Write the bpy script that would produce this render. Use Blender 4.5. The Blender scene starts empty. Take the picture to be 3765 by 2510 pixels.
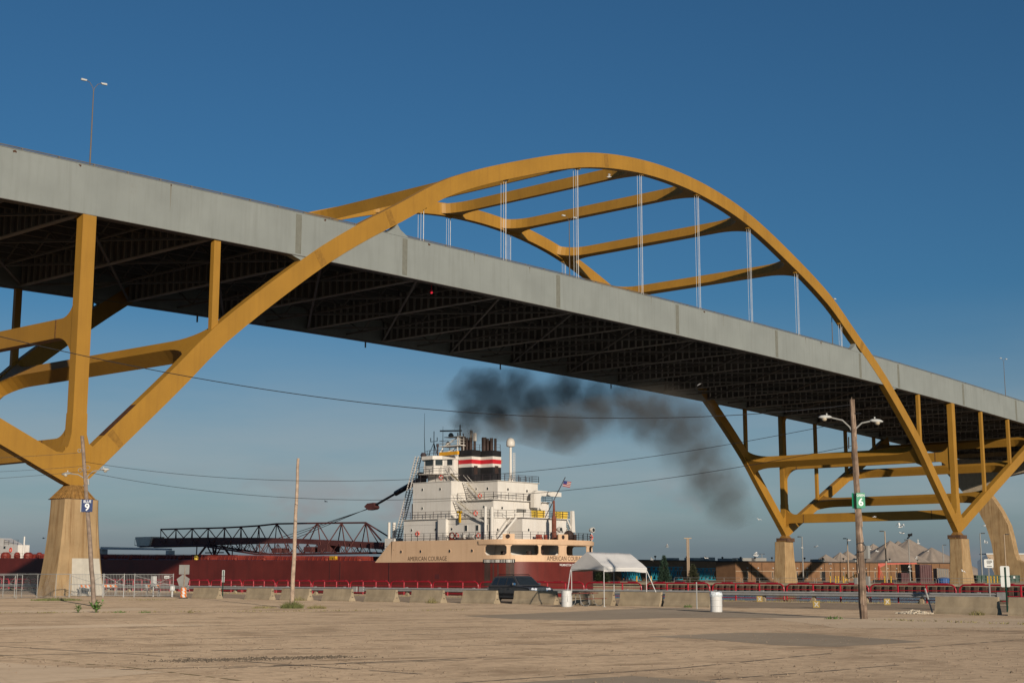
import bpy, math, random
from mathutils import Vector, Matrix, Quaternion, noise
random.seed(7)
SC = bpy.context.scene
COL = SC.collection
R_ = math.radians

# ---------------------------------------------------------------- camera, world, sun, exposure
# world axes: x runs along the bridge, y across it (towards the lake), z up, metres
cam_d = bpy.data.cameras.new('camera'); cam = bpy.data.objects.new('camera', cam_d); COL.objects.link(cam)
cam.location = (-67.07, -106.70, 1.872)
cam.rotation_euler = (R_(90 + 9.3716), 0, R_(-49.353))
cam_d.sensor_width = 36; cam_d.lens = 49.34; cam_d.clip_start = 0.5; cam_d.clip_end = 20000
SC.camera = cam

SUN_EL = 15.0
SUN_H = Vector((-.466, -.885, 0)).normalized()          # horizontal direction towards the sun
sun_dir = Vector((SUN_H.x*math.cos(R_(SUN_EL)), SUN_H.y*math.cos(R_(SUN_EL)), math.sin(R_(SUN_EL))))
world = bpy.data.worlds.new('World'); SC.world = world; world.use_nodes = True
nt = world.node_tree; nt.nodes.clear()
w_out = nt.nodes.new('ShaderNodeOutputWorld'); w_bg = nt.nodes.new('ShaderNodeBackground')
sky = nt.nodes.new('ShaderNodeTexSky'); sky.sky_type = 'NISHITA'; sky.sun_disc = False
sky.sun_elevation = R_(SUN_EL); sky.sun_rotation = math.atan2(SUN_H.x, SUN_H.y)
sky.air_density = 1.0; sky.dust_density = 1.2; sky.ozone_density = 6.6; sky.altitude = 180
# thin pale veil and a low slate-blue cloud bank over the lake, even all the way round
tc = nt.nodes.new('ShaderNodeTexCoord')
sep = nt.nodes.new('ShaderNodeSeparateXYZ'); nt.links.new(tc.outputs['Generated'], sep.inputs[0])
def w_noise(scale, zs, det, a, b, lo, hi):
    mp = nt.nodes.new('ShaderNodeMapping'); mp.inputs['Scale'].default_value = (1, 1, zs); nt.links.new(tc.outputs['Generated'], mp.inputs[0])
    t = nt.nodes.new('ShaderNodeTexNoise'); t.inputs['Scale'].default_value = scale; t.inputs['Detail'].default_value = det; t.inputs['Roughness'].default_value = .55
    nt.links.new(mp.outputs[0], t.inputs['Vector']); return w_range(t.outputs['Fac'], a, b, lo, hi)
def w_range(s, a, b, lo, hi):
    r = nt.nodes.new('ShaderNodeMapRange'); r.interpolation_type = 'SMOOTHSTEP'
    for k, v in zip((1, 2, 3, 4), (a, b, lo, hi)): r.inputs[k].default_value = v
    nt.links.new(s, r.inputs[0]); return r.outputs[0]
def w_mul(a, b):
    m = nt.nodes.new('ShaderNodeMath'); m.operation = 'MULTIPLY'; nt.links.new(a, m.inputs[0]); nt.links.new(b, m.inputs[1]); return m.outputs[0]
def w_mix(f, a, col):
    m = nt.nodes.new('ShaderNodeMixRGB'); nt.links.new(f, m.inputs[0]); nt.links.new(a, m.inputs[1]); m.inputs[2].default_value = (*col, 1); return m.outputs[0]
Z_ = sep.outputs['Z']
wb = nt.nodes.new('ShaderNodeMixRGB'); wb.blend_type = 'MULTIPLY'; wb.inputs[0].default_value = 1; wb.inputs[2].default_value = (.81, 1.05, .975, 1); nt.links.new(sky.outputs[0], wb.inputs[1])
cur = wb.outputs[0]
cur = w_mix(w_mul(w_range(Z_, .20, .05, 0, .75), w_noise(3.2, 6, 5, .30, .70, .55, 1.0)), cur, (5.4, 5.9, 6.1))
cur = w_mix(w_mul(w_range(Z_, .050, .0, 0, .72), w_noise(9, 5, 5, .30, .60, .72, 1.0)), cur, (1.75, 2.25, 2.85))
cur = w_mix(w_mul(w_range(Z_, .085, .03, 0, .65), w_noise(13, 1.6, 4, .54, .70, 0, 1.0)), cur, (4.3, 3.75, 3.8))
nt.links.new(cur, w_bg.inputs[0]); w_bg.inputs[1].default_value = 0.066
nt.links.new(w_bg.outputs[0], w_out.inputs[0])

sun_l = bpy.data.lights.new('sun', 'SUN'); sun_l.energy = 4.8; sun_l.angle = R_(.53); sun_l.color = (1.0, .875, .715)
sun = bpy.data.objects.new('sun', sun_l); COL.objects.link(sun)
sun.rotation_euler = (-sun_dir).to_track_quat('-Z', 'Y').to_euler(); sun.location = (-60, -100, 80)
SC.view_settings.view_transform = 'Standard'; SC.view_settings.look = 'None'
SC.view_settings.exposure = 0.0; SC.view_settings.gamma = 1.0; SC.view_settings.use_curve_mapping = False
SC.cycles.max_bounces = 6; SC.cycles.volume_bounces = 1; SC.cycles.volume_step_rate = 1.0

# ---------------------------------------------------------------- materials
MATS = {}
def mat(name, col, rough=.6, metal=0., var=.12, scale=1.2, streak=0., streak_col=None, rust=0., rust_scale=.8, bump=0., bump_scale=20., fine=0., spec=.35, ss=1.):
    if name in MATS: return MATS[name]
    m = bpy.data.materials.new(name); m.use_nodes = True; n = m.node_tree; N = n.nodes; L = n.links
    b = N['Principled BSDF']; b.inputs['Roughness'].default_value = rough; b.inputs['Metallic'].default_value = metal
    b.inputs['Specular IOR Level'].default_value = spec
    geo = N.new('ShaderNodeNewGeometry')
    def noi(sc, det=4, vec=None, ro=.55):
        t = N.new('ShaderNodeTexNoise'); t.inputs['Scale'].default_value = sc; t.inputs['Detail'].default_value = det; t.inputs['Roughness'].default_value = ro
        L.new(vec or geo.outputs['Position'], t.inputs['Vector']); return t.outputs['Fac']
    def rng(s, a, bb, c=0., dd=1.):
        r = N.new('ShaderNodeMapRange'); r.inputs[1].default_value = a; r.inputs[2].default_value = bb; r.inputs[3].default_value = c; r.inputs[4].default_value = dd
        L.new(s, r.inputs[0]); return r.outputs[0]
    def mixc(f, a, bb):
        x = N.new('ShaderNodeMixRGB'); L.new(f, x.inputs[0])
        for i, q in ((1, a), (2, bb)):
            if isinstance(q, tuple): x.inputs[i].default_value = (*q[:3], 1)
            else: L.new(q, x.inputs[i])
        return x.outputs[0]
    c = tuple(col)
    lo = tuple(x*(1-var) for x in c); hi = tuple(min(1, x*(1+var)) for x in c)
    cur = mixc(rng(noi(scale), .3, .7), lo, hi)
    if fine:
        cur = mixc(rng(noi(scale*14, 3), .35, .65, 0, fine), cur, tuple(x*.45 for x in c))
    if streak:
        mp_ = N.new('ShaderNodeMapping'); mp_.inputs['Scale'].default_value = (1.6*ss, 1.6*ss, .10*ss**.5); L.new(geo.outputs['Position'], mp_.inputs[0])
        s = rng(noi(1.3, 5, mp_.outputs[0], .65), .48, .72, 0, streak)
        cur = mixc(s, cur, streak_col or tuple(x*.45 for x in c))
    if rust:
        s = rng(noi(rust_scale, 8, None, .72), .66, .74, 0, rust)
        cur = mixc(s, cur, (.10, .035, .015))
    L.new(cur, b.inputs['Base Color'])
    if bump:
        bp = N.new('ShaderNodeBump'); bp.inputs['Strength'].default_value = bump; bp.inputs['Distance'].default_value = .02
        L.new(noi(bump_scale, 5), bp.inputs['Height']); L.new(bp.outputs[0], b.inputs['Normal'])
    MATS[name] = m
    return m

YEL = mat('yellow_steel_paint', (.315, .160, .022), .55, var=.10, scale=.22, streak=.30, streak_col=(.20, .095, .018), rust=.5, rust_scale=.55)
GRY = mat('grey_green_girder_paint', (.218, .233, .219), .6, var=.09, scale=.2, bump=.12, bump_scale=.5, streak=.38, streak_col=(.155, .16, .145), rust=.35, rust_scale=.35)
STIF = mat('bounce_lit_underdeck_stiffener', (.30, .278, .25), .6, var=.2, scale=.3, rust=.4)  # paler than the web: light bounced up under the deck, put into the colour
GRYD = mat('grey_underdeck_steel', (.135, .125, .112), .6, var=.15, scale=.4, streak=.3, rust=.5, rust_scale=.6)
SPL = mat('bolted_splice_paint', (.18, .18, .15), .6, var=.12, scale=2, fine=.5)
CON = mat('tan_pier_concrete', (.335, .225, .115), .85, var=.16, scale=.6, streak=.8, streak_col=(.17, .085, .028), bump=.15, bump_scale=6, ss=1.5)
CONP = mat('white_painted_concrete', (.47, .43, .36), .8, var=.08, scale=1.5, streak=.2)
BARC = mat('barrier_concrete', (.315, .248, .165), .88, var=.2, scale=1.3, streak=.4, streak_col=(.19, .145, .095), bump=.2, bump_scale=18)
SLAB = mat('deck_slab_concrete', (.26, .25, .23), .85)
RED = mat('red_hull_paint', (.120, .0195, .0145), .5, var=.22, scale=.25, bump=.35, bump_scale=.7, streak=.5, streak_col=(.07, .018, .014), rust=.5, rust_scale=.45)
REDD = mat('red_deck_paint', (.17, .024, .015), .55, var=.2, scale=.6, rust=.5)
CRM = mat('cream_hull_paint', (.60, .405, .26), .5, var=.06, scale=.3, streak=.16, streak_col=(.26, .11, .045), rust=.9, rust_scale=.5)
WHT = mat('white_ship_paint', (.60, .57, .53), .45, var=.05, scale=.4, bump=.2, bump_scale=1.1, streak=.3, streak_col=(.42, .37, .31))
BLK = mat('black_paint', (.016, .016, .018), .45, var=.2)
STRR = mat('funnel_red', (.45, .018, .028), .45, var=.05)
RAIL = mat('dark_rail_paint', (.045, .035, .04), .5)
BOOM = mat('boom_brown_red_steel', (.078, .027, .025), .6, var=.25, scale=.5, rust=.4)
PIPE = mat('rusty_exhaust_pipe', (.034, .020, .017), .7, var=.3, scale=2)
GLS = mat('dark_window_glass', (.02, .025, .028), .08, var=.1, spec=.6)
RAILR = mat('bright_red_railing_paint', (.33, .009, .022), .4, var=.08, scale=2)
GALV = mat('galvanised_steel', (.31, .305, .295), .55, .1, var=.12, scale=3)
GALP = mat('painted_grey_steel', (.26, .255, .24), .5, 0, var=.1, scale=2)
WOOD = mat('weathered_pole_wood', (.225, .155, .11), .9, var=.4, scale=3, streak=.95, streak_col=(.055, .032, .022), bump=.6, bump_scale=14, ss=6)
WOODP = mat('pale_pole_wood', (.39, .29, .215), .9, var=.3, scale=4, streak=.6, streak_col=(.22, .12, .07), bump=.3, bump_scale=14, ss=6)
WOODG = mat('grey_pole_wood', (.24, .18, .14), .9, var=.3, scale=4, streak=.7, streak_col=(.13, .085, .06), bump=.3, bump_scale=14, ss=6)
LAMP = mat('lamp_housing_paint', (.42, .42, .40), .5, var=.06)
LENS = mat('lamp_lens', (.45, .38, .28), .2, var=.1)
WIRE = mat('black_cable', (.018, .018, .02), .6)
SGRN = mat('green_sign_face', (.01, .22, .11), .5, var=.06)
SBLU = mat('blue_sign_face', (.015, .035, .12), .5, var=.3, scale=6)
SWHT = mat('white_sign_face', (.50, .50, .48), .5, var=.06)
SGRY = mat('grey_sign_back', (.22, .215, .20), .6, .3, var=.08)
LETW = mat('white_lettering', (.78, .78, .76), .5, var=.03)
LETB = mat('dark_brown_lettering', (.045, .025, .018), .5, var=.05)
PLW = mat('white_plastic_drum', (.58, .57, .55), .4, var=.04)
BAG = mat('clear_plastic_bag', (.62, .66, .68), .3, var=.15, scale=8)
ORG = mat('orange_reflective', (.60, .15, .015), .5, var=.06)
CANV = mat('white_canopy_fabric', (.56, .54, .52), .75, var=.05, scale=1.5, bump=.3, bump_scale=3)
TUBEW = mat('white_tube_paint', (.56, .55, .53), .4, var=.04)
TABR = mat('red_table_planks', (.20, .045, .035), .7, var=.2, scale=4)
GUN = mat('dark_grey_car_paint', (.060, .062, .068), .3, .1, var=.05, spec=.6)
TRIM = mat('black_car_trim', (.014, .014, .015), .6)
CHR = mat('chrome_trim', (.75, .75, .76), .15, 1., var=.03)
TYRE = mat('tyre_rubber', (.02, .02, .02), .85)
HEAD = mat('headlamp_glass', (.80, .80, .82), .1, .4, var=.02)
BRK = mat('tan_brown_brick', (.20, .105, .052), .85, var=.14, scale=.8, fine=.25)
STON = mat('pale_stone_band', (.36, .27, .19), .85, var=.08)
GRAV = mat('grey_gravel_pile', (.31, .25, .20), .95, var=.12, scale=.25, fine=.3, bump=.5, bump_scale=3)
YBOL = mat('yellow_bollard_paint', (.48, .28, .015), .5, var=.06)
TURQ = mat('turquoise_steel_paint', (.02, .24, .32), .5, var=.15)
ORR = mat('orange_red_crane_paint', (.42, .06, .03), .5, var=.15)
MARN = mat('maroon_container', (.075, .026, .028), .6, var=.2)
DGRN = mat('dark_green_dumpster', (.012, .045, .03), .55, var=.15)
BLUP = mat('blue_plastic', (.03, .09, .25), .5, var=.1)
TIMB = mat('dark_fender_timber', (.085, .05, .035), .9, var=.3, scale=2, streak=.4)
WALLC = mat('weathered_quay_concrete', (.36, .30, .21), .9, var=.15, scale=.5, streak=.5)
BROOF = mat('blue_shed_wall', (.025, .05, .09), .6, var=.1)
GULLW = mat('gull_white_feathers', (.60, .59, .57), .8, var=.03)
GULLG = mat('gull_grey_feathers', (.22, .22, .23), .8, var=.1)
LEAF = mat('weed_leaf', (.075, .13, .028), .7, var=.35, scale=6)
LEAFB = mat('bright_weed_leaf', (.10, .21, .04), .6, var=.3, scale=6)
DRYG = mat('dry_grass', (.20, .17, .065), .8, var=.4, scale=5)
NEED = mat('blue_green_needles', (.045, .085, .055), .8, var=.45, scale=3)
BARK = mat('conifer_bark', (.06, .042, .03), .9)
FLR = mat('flag_red', (.24, .02, .03), .8); FLB = mat('flag_blue', (.02, .03, .13), .8); FLW = mat('flag_white', (.36, .34, .33), .8)
YLW = mat('yellow_plastic_cover', (.72, .50, .07), .5, var=.2, scale=3)

# ---------------------------------------------------------------- mesh builder
ORGN = {}
class MB:
    def __init__(s): s.v = []; s.f = []; s.m = []; s.cur = 0
    def add(s, vs, fs):
        o = len(s.v); s.v += [tuple(p) for p in vs]; s.f += [tuple(i+o for i in f) for f in fs]; s.m += [s.cur]*len(fs); return s
    def box(s, x0, x1, y0, y1, z0, z1):
        return s.add([(x0,y0,z0),(x1,y0,z0),(x1,y1,z0),(x0,y1,z0),(x0,y0,z1),(x1,y0,z1),(x1,y1,z1),(x0,y1,z1)],
                     [(0,3,2,1),(4,5,6,7),(0,1,5,4),(1,2,6,5),(2,3,7,6),(3,0,4,7)])
    def hexa(s, b, t):          # two quads (lists of 4 points)
        return s.add(list(b)+list(t), [(0,3,2,1),(4,5,6,7),(0,1,5,4),(1,2,6,5),(2,3,7,6),(3,0,4,7)])
    def beam(s, p, q, w, h=None, up=(0,0,1)):
        p = Vector(p); q = Vector(q); h = h or w; d = (q-p)
        if d.length < 1e-6: return s
        d.normalize(); up = Vector(up)
        if abs(d.dot(up)) > .98: up = Vector((1,0,0)) if abs(d.x) < .9 else Vector((0,1,0))
        a = d.cross(up).normalized()*w/2; b = a.cross(d).normalized()*h/2
        return s.hexa([p-a-b, p+a-b, p+a+b, p-a+b], [q-a-b, q+a-b, q+a+b, q-a+b])
    def tube(s, pts, r, n=6, closed=False, caps=True):
        pts = [Vector(p) for p in pts]; m = len(pts); rs = r if isinstance(r, (list, tuple)) else [r]*m
        rings = []; prev = None
        for i, p in enumerate(pts):
            a = pts[i-1] if (i > 0 or closed) else p; b = pts[(i+1) % m] if (i < m-1 or closed) else p
            t = (b-a).normalized()
            if prev is None:
                u = Vector((0,0,1)) if abs(t.z) < .9 else Vector((1,0,0))
                prev = t.cross(u).normalized()
            x = (prev - t*prev.dot(t)).normalized(); prev = x; y = t.cross(x)
            rings.append([p + (x*math.cos(2*math.pi*k/n) + y*math.sin(2*math.pi*k/n))*rs[i] for k in range(n)])
        vs = [q for r_ in rings for q in r_]; fs = []
        for i in range(m if closed else m-1):
            j = (i+1) % m
            for k in range(n): fs.append((i*n+k, i*n+(k+1) % n, j*n+(k+1) % n, j*n+k))
        if caps and not closed:
            fs.append(tuple(range(n-1, -1, -1))); fs.append(tuple((m-1)*n+k for k in range(n)))
        return s.add(vs, fs)
    def prism(s, poly, fn, c0, c1):      # poly of (a,b); fn(a,b,c) -> xyz
        n = len(poly); vs = [fn(a, b, c0) for a, b in poly] + [fn(a, b, c1) for a, b in poly]
        return s.add(vs, [tuple(range(n-1, -1, -1)), tuple(range(n, 2*n))] + [(i, (i+1) % n, n+(i+1) % n, n+i) for i in range(n)])
    def lathe(s, prof, c, n=16, cap=True):
        cx, cy, cz = c; vs = []; fs = []
        for r, z in prof: vs += [(cx+r*math.cos(2*math.pi*k/n), cy+r*math.sin(2*math.pi*k/n), cz+z) for k in range(n)]
        for i in range(len(prof)-1):
            for k in range(n): fs.append((i*n+k, i*n+(k+1) % n, (i+1)*n+(k+1) % n, (i+1)*n+k))
        if cap: fs.append(tuple(range(n-1, -1, -1))); fs.append(tuple((len(prof)-1)*n+k for k in range(n)))
        return s.add(vs, fs)
    def disc(s, c, nrm, r, t, n=14):
        c = Vector(c); nrm = Vector(nrm).normalized(); return s.tube([c-nrm*t/2, c+nrm*t/2], r, n)
    def torus(s, c, nrm, R, r, n=16, k=6):
        c = Vector(c); q = Vector((0,0,1)).rotation_difference(Vector(nrm).normalized())
        return s.tube([c + q @ Vector((R*math.cos(2*math.pi*i/n), R*math.sin(2*math.pi*i/n), 0)) for i in range(n)], r, k, closed=True)
    def build(s, name, material, parent=None, smooth=False, at=None):
        me = bpy.data.meshes.new(name)
        o_ = Vector(at) if at is not None else (ORGN[parent.name] if parent else Vector((0,0,0)))
        me.from_pydata([Vector(p)-o_ for p in s.v], [], s.f)
        mats = material if isinstance(material, list) else [material]
        for q in mats: me.materials.append(q)
        if len(mats) > 1: me.polygons.foreach_set('material_index', s.m)
        if smooth: me.polygons.foreach_set('use_smooth', [True]*len(me.polygons))
        me.update()
        ob = bpy.data.objects.new(name, me); COL.objects.link(ob)
        if parent: ob.parent = parent; ORGN[ob.name] = ORGN[parent.name]
        else: ob.location = o_; ORGN[ob.name] = o_
        return ob
def tag(o, label=None, cat=None, group=None, kind=None):
    if label: o['label'] = label
    if cat: o['category'] = cat
    if group: o['group'] = group
    if kind: o['kind'] = kind
    return o
def thing(name, label, cat, loc=(0,0,0), rotz=None, group=None):
    o = bpy.data.objects.new(name, None); COL.objects.link(o); o.location = loc; o.empty_display_size = .3
    if rotz is not None: o.rotation_euler = (0,0,rotz); ORGN[o.name] = Vector((0,0,0))
    else: ORGN[o.name] = Vector(loc)
    return tag(o, label, cat, group)
def copy_tree(o, parent=None):
    c = o.copy(); COL.objects.link(c); c.parent = parent
    for ch in list(o.children): copy_tree(ch, c)
    return c
def text_mesh(body, size, sx=1., bold=0.):
    cu = bpy.data.curves.new('lettering', 'FONT'); cu.body = body; cu.size = size; cu.align_x = 'CENTER'; cu.align_y = 'CENTER'; cu.offset = bold; cu.resolution_u = 3
    ob = bpy.data.objects.new('lettering_tmp', cu); COL.objects.link(ob)
    bpy.context.view_layer.update()
    me = bpy.data.meshes.new_from_object(ob)
    vs = [(v.co.x*sx, v.co.y) for v in me.vertices]; fs = [tuple(p.vertices) for p in me.polygons]
    bpy.data.objects.remove(ob); bpy.data.curves.remove(cu); bpy.data.meshes.remove(me)
    return vs, fs
def text_obj(name, body, size, fn, material, parent, sx=1., bold=0.):
    vs, fs = text_mesh(body, size, sx, bold); b = MB(); b.add([fn(x, y) for x, y in vs], fs); return b.build(name, material, parent)
def cat_rom(tab, x):
    if x <= tab[0][0]: return tab[0][1]
    if x >= tab[-1][0]:
        (x0, y0), (x1, y1) = tab[-2], tab[-1]; return y1 + (x-x1)*(y1-y0)/(x1-x0)
    for i in range(len(tab)-1):
        if tab[i][0] <= x <= tab[i+1][0]: break
    x1, y1 = tab[i]; x2, y2 = tab[i+1]
    m1 = (y2-tab[i-1][1])/(x2-tab[i-1][0]) if i > 0 else 0.
    m2 = (tab[i+2][1]-y1)/(tab[i+2][0]-x1) if i+2 < len(tab) else (y2-y1)/(x2-x1)
    h = x2-x1; t = (x-x1)/h
    return (2*t**3-3*t**2+1)*y1 + (t**3-2*t**2+t)*h*m1 + (-2*t**3+3*t**2)*y2 + (t**3-t**2)*h*m2
ORD = ['first','second','third','fourth','fifth','sixth','seventh','eighth','ninth','tenth','eleventh','twelfth','thirteenth','fourteenth','fifteenth','sixteenth','seventeenth','eighteenth','nineteenth','twentieth']
RIGHT = Vector((.6514, -.7587, 0)); AWAY = Vector((.7587, .6514, 0))   # compass directions of the lot: across the view and away
# ---------------------------------------------------------------- setting: lot, road, quay, water, far shore
def ground_mat(name, base, dark, gravel=1., crack=1., blot=.5, crack_dir=None, light=None):
    m = bpy.data.materials.new(name); m.use_nodes = True; n = m.node_tree; N = n.nodes; L = n.links
    b = N['Principled BSDF']; b.inputs['Roughness'].default_value = .95; b.inputs['Specular IOR Level'].default_value = .1; b.inputs['Diffuse Roughness'].default_value = 1.0
    geo = N.new('ShaderNodeNewGeometry'); P = geo.outputs['Position']
    def noi(sc, det=4, vec=None, ro=.6):
        t = N.new('ShaderNodeTexNoise'); t.inputs['Scale'].default_value = sc; t.inputs['Detail'].default_value = det; t.inputs['Roughness'].default_value = ro
        L.new(vec or P, t.inputs['Vector']); return t.outputs['Fac']
    def rng(s, a, bb, c=0., d=1.):
        r = N.new('ShaderNodeMapRange'); r.inputs[1].default_value = a; r.inputs[2].default_value = bb; r.inputs[3].default_value = c; r.inputs[4].default_value = d
        L.new(s, r.inputs[0]); return r.outputs[0]
    def mixc(f, a, c):
        x = N.new('ShaderNodeMixRGB'); L.new(f, x.inputs[0])
        for i, q in ((1, a), (2, c)):
            if isinstance(q, tuple): x.inputs[i].default_value = (*q[:3], 1)
            else: L.new(q, x.inputs[i])
        return x.outputs[0]
    def mul(a, c):
        x = N.new('ShaderNodeMath'); x.operation = 'MULTIPLY'
        for i, q in ((0, a), (1, c)):
            if isinstance(q, (int, float)): x.inputs[i].default_value = q
            else: L.new(q, x.inputs[i])
        return x.outputs[0]
    cur = mixc(rng(noi(.09, 4), .3, .7), tuple(x*.88 for x in base), tuple(x*1.10 for x in base))
    cur = mixc(rng(noi(.30, 6, None, .72), .50, .68, 0, blot), cur, dark)                 # worn darker areas
    cur = mixc(rng(noi(2.6, 7, None, .78), .46, .62, 0, .85*gravel), cur, tuple(x*.62 for x in base))   # scattered debris
    cur = mixc(rng(noi(6.5, 4, None, .75), .60, .68, 0, .75*gravel), cur, tuple(x*.36 for x in base))   # dark stones
    cur = mixc(rng(noi(7.5, 3, None, .7), .62, .72, 0, .55*gravel), cur, tuple(min(1, x*1.45) for x in base))  # pale stones
    if crack:
        # long paving joints and tar lines
        rot = N.new('ShaderNodeMapping'); rot.inputs['Rotation'].default_value = (0, 0, R_(crack_dir or 0)); L.new(P, rot.inputs[0])
        wob = N.new('ShaderNodeTexNoise'); wob.inputs['Scale'].default_value = .25; wob.inputs['Detail'].default_value = 3; L.new(P, wob.inputs['Vector'])
        ad = N.new('ShaderNodeMixRGB'); ad.blend_type = 'ADD'; ad.inputs[0].default_value = 1.1; L.new(rot.outputs[0], ad.inputs[1]); L.new(wob.outputs['Color'], ad.inputs[2])
        sp = N.new('ShaderNodeSeparateXYZ'); L.new(ad.outputs[0], sp.inputs[0])
        def lines(sock, per, w, gate_sc, gate):
            dv = N.new('ShaderNodeMath'); dv.operation = 'DIVIDE'; L.new(sock, dv.inputs[0]); dv.inputs[1].default_value = per
            fr = N.new('ShaderNodeMath'); fr.operation = 'FRACT'; L.new(dv.outputs[0], fr.inputs[0])
            return mul(rng(fr.outputs[0], 0, w/per, 1, 0), rng(noi(gate_sc, 2), gate, gate+.06, 0, .8*crack))
        cur = mixc(lines(sp.outputs['Y'], 2.7, .13, .12, .42), cur, dark)
        cur = mixc(lines(sp.outputs['X'], 7.3, .10, .10, .47), cur, dark)
        cur = mixc(lines(sp.outputs['Y'], 4.1, .7, .22, .55), cur, tuple(x*.8 for x in dark))
    L.new(cur, b.inputs['Base Color'])
    bp = N.new('ShaderNodeBump'); bp.inputs['Strength'].default_value = .5*gravel+.05; bp.inputs['Distance'].default_value = .015
    L.new(noi(18, 4, None, .7), bp.inputs['Height']); L.new(bp.outputs[0], b.inputs['Normal'])
    return m
LOT = ground_mat('worn_tan_gravel_asphalt', (.298, .224, .156), (.125, .086, .057), 1., 1.0, .9, 24)
ROAD = ground_mat('grey_brown_road_asphalt', (.150, .116, .086), (.065, .05, .038), .5, .5, .7, 8)
PATCH = ground_mat('dark_asphalt_patch', (.160, .131, .102), (.105, .083, .064), .35, 0, .4)
CONC = ground_mat('pale_concrete_slab', (.30, .235, .172), (.20, .148, .103), .35, .4, .4, 24)
FARG = ground_mat('far_yard_concrete', (.20, .16, .118), (.11, .085, .06), .4, 0, .5)
def sheet(name, poly, z, m, kind='structure'):
    b = MB(); b.add([(x, y, z) for x, y in poly], [tuple(range(len(poly)))]); o = b.build(name, m)
    if o.data.polygons[0].normal.z < 0: o.data.flip_normals()
    return tag(o, kind=kind)
qe = lambda v: 23.6 + .06*v
sheet('parking_lot', [(-3000,-1500),(qe(-1500),-1500),(qe(700),700),(-3000,700)], 0, LOT)
sheet('access_road', [(1.6,-300),(15.8,-300),(15.8,300),(1.6,300)], .004, ROAD)
sheet('quay_walk', [(18.9-4.2+.0,-75),(qe(-75)-.02,-75),(qe(300)-.02,300),(18.9,300),(18.9,-60)], .004, CONC)
def ragged(poly, amp=.18, step=.7):
    out = []
    for i, (x, y) in enumerate(poly):
        x2, y2 = poly[(i+1) % len(poly)]; n = max(1, int(math.hypot(x2-x, y2-y)/step))
        for k in range(n):
            t = k/n; px = x+(x2-x)*t; py = y+(y2-y)*t
            out.append((px + amp*noise.noise((px*.9, py*.9, 3.1)), py + amp*noise.noise((px*.9, py*.9, 9.7))))
    return out
sheet('asphalt_patch', ragged([(-31.8,-81.7),(-27.3,-82.4),(-26.6,-84.2),(-29.4,-89.5),(-33.5,-88.9),(-33.7,-87.2),(-32.0,-83.9)], .1), .004, PATCH)
sheet('asphalt_patch', ragged([(-20.2,-63.6),(-12.0,-63.0),(-3.4,-61.4),(-1.0,-62.4),(-6.5,-70.2),(-11.2,-77.5),(-12.9,-75.8),(-16.2,-72.0),(-21.6,-71.3),(-21.9,-68.0)]), .004, PATCH)
sheet('asphalt_patch', ragged([(-48.3,-90.4),(-45.4,-91.0),(-45.6,-93.0),(-50,-95),(-54,-95)], .08, .4), .004, PATCH)
sheet('concrete_slab', ragged([(-51,-78.5),(-50.4,-83.7),(-52.8,-84.1),(-56,-85),(-58,-78)], .05, .5), .004, CONC)
sheet('concrete_slab', ragged([(-46,-58),(-40.6,-60.1),(-35.7,-60.7),(-34.0,-64.5),(-36.5,-63.4),(-41.7,-62.1),(-47,-61)], .1, .5), .004, CONC)
sheet('concrete_slab', ragged([(-36,-40),(-28.9,-39.8),(-26.1,-40.8),(-20.8,-39.6),(-21.3,-43.0),(-27.8,-45.6),(-30.5,-42.4),(-37,-42)], .1, .5), .004, CONC)
sheet('concrete_slab', ragged([(-9,-79.5),(-14,-75.5),(-22,-83),(-17,-88),(-12,-92),(-6,-92)], .2, .8), .004, CONC)

WATM = bpy.data.materials.new('harbour_water'); WATM.use_nodes = True
_n = WATM.node_tree; _b = _n.nodes['Principled BSDF']; _b.inputs['Base Color'].default_value = (.012, .022, .03, 1); _b.inputs['Roughness'].default_value = .12
_g = _n.nodes.new('ShaderNodeNewGeometry'); _t = _n.nodes.new('ShaderNodeTexNoise'); _t.inputs['Scale'].default_value = .9; _t.inputs['Detail'].default_value = 5
_bp = _n.nodes.new('ShaderNodeBump'); _bp.inputs['Strength'].default_value = .9; _bp.inputs['Distance'].default_value = .25
_n.links.new(_g.outputs['Position'], _t.inputs['Vector']); _n.links.new(_t.outputs['Fac'], _bp.inputs['Height']); _n.links.new(_bp.outputs[0], _b.inputs['Normal'])
sheet('water', [(-7000,-7000),(9000,-7000),(9000,9000),(-7000,9000)], -1.9, WATM)
b = MB(); b.hexa([(qe(-1500)-.8,-1500,-3),(qe(-1500),-1500,-3),(qe(700),700,-3),(qe(700)-.8,700,-3)], [(qe(-1500)-.8,-1500,-.006),(qe(-1500),-1500,-.006),(qe(700),700,-.006),(qe(700)-.8,700,-.006)])
tag(b.build('quay_wall', WALLC), kind='structure')
sheet('far_yard', [(178,-600),(178,140),(260,260),(1200,420),(1200,-600)], 0, FARG)
b = MB(); b.box(178.05,179.5,-600,140,-3,-.006); b.box(177.6,178.04,-600,140,-.45,-.01)
fw = tag(b.build('far_quay_wall', WALLC), kind='structure')
b = MB(); k = 0
for i in range(92):
    y = 66 - i*1.55; b.box(177.25,178.03,y,y+.75,-2.8,-.47)
b.box(177.2,178.02,-80,66.8,-2.6,-2.2); b.build('fender_pile', TIMB, fw)

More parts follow.
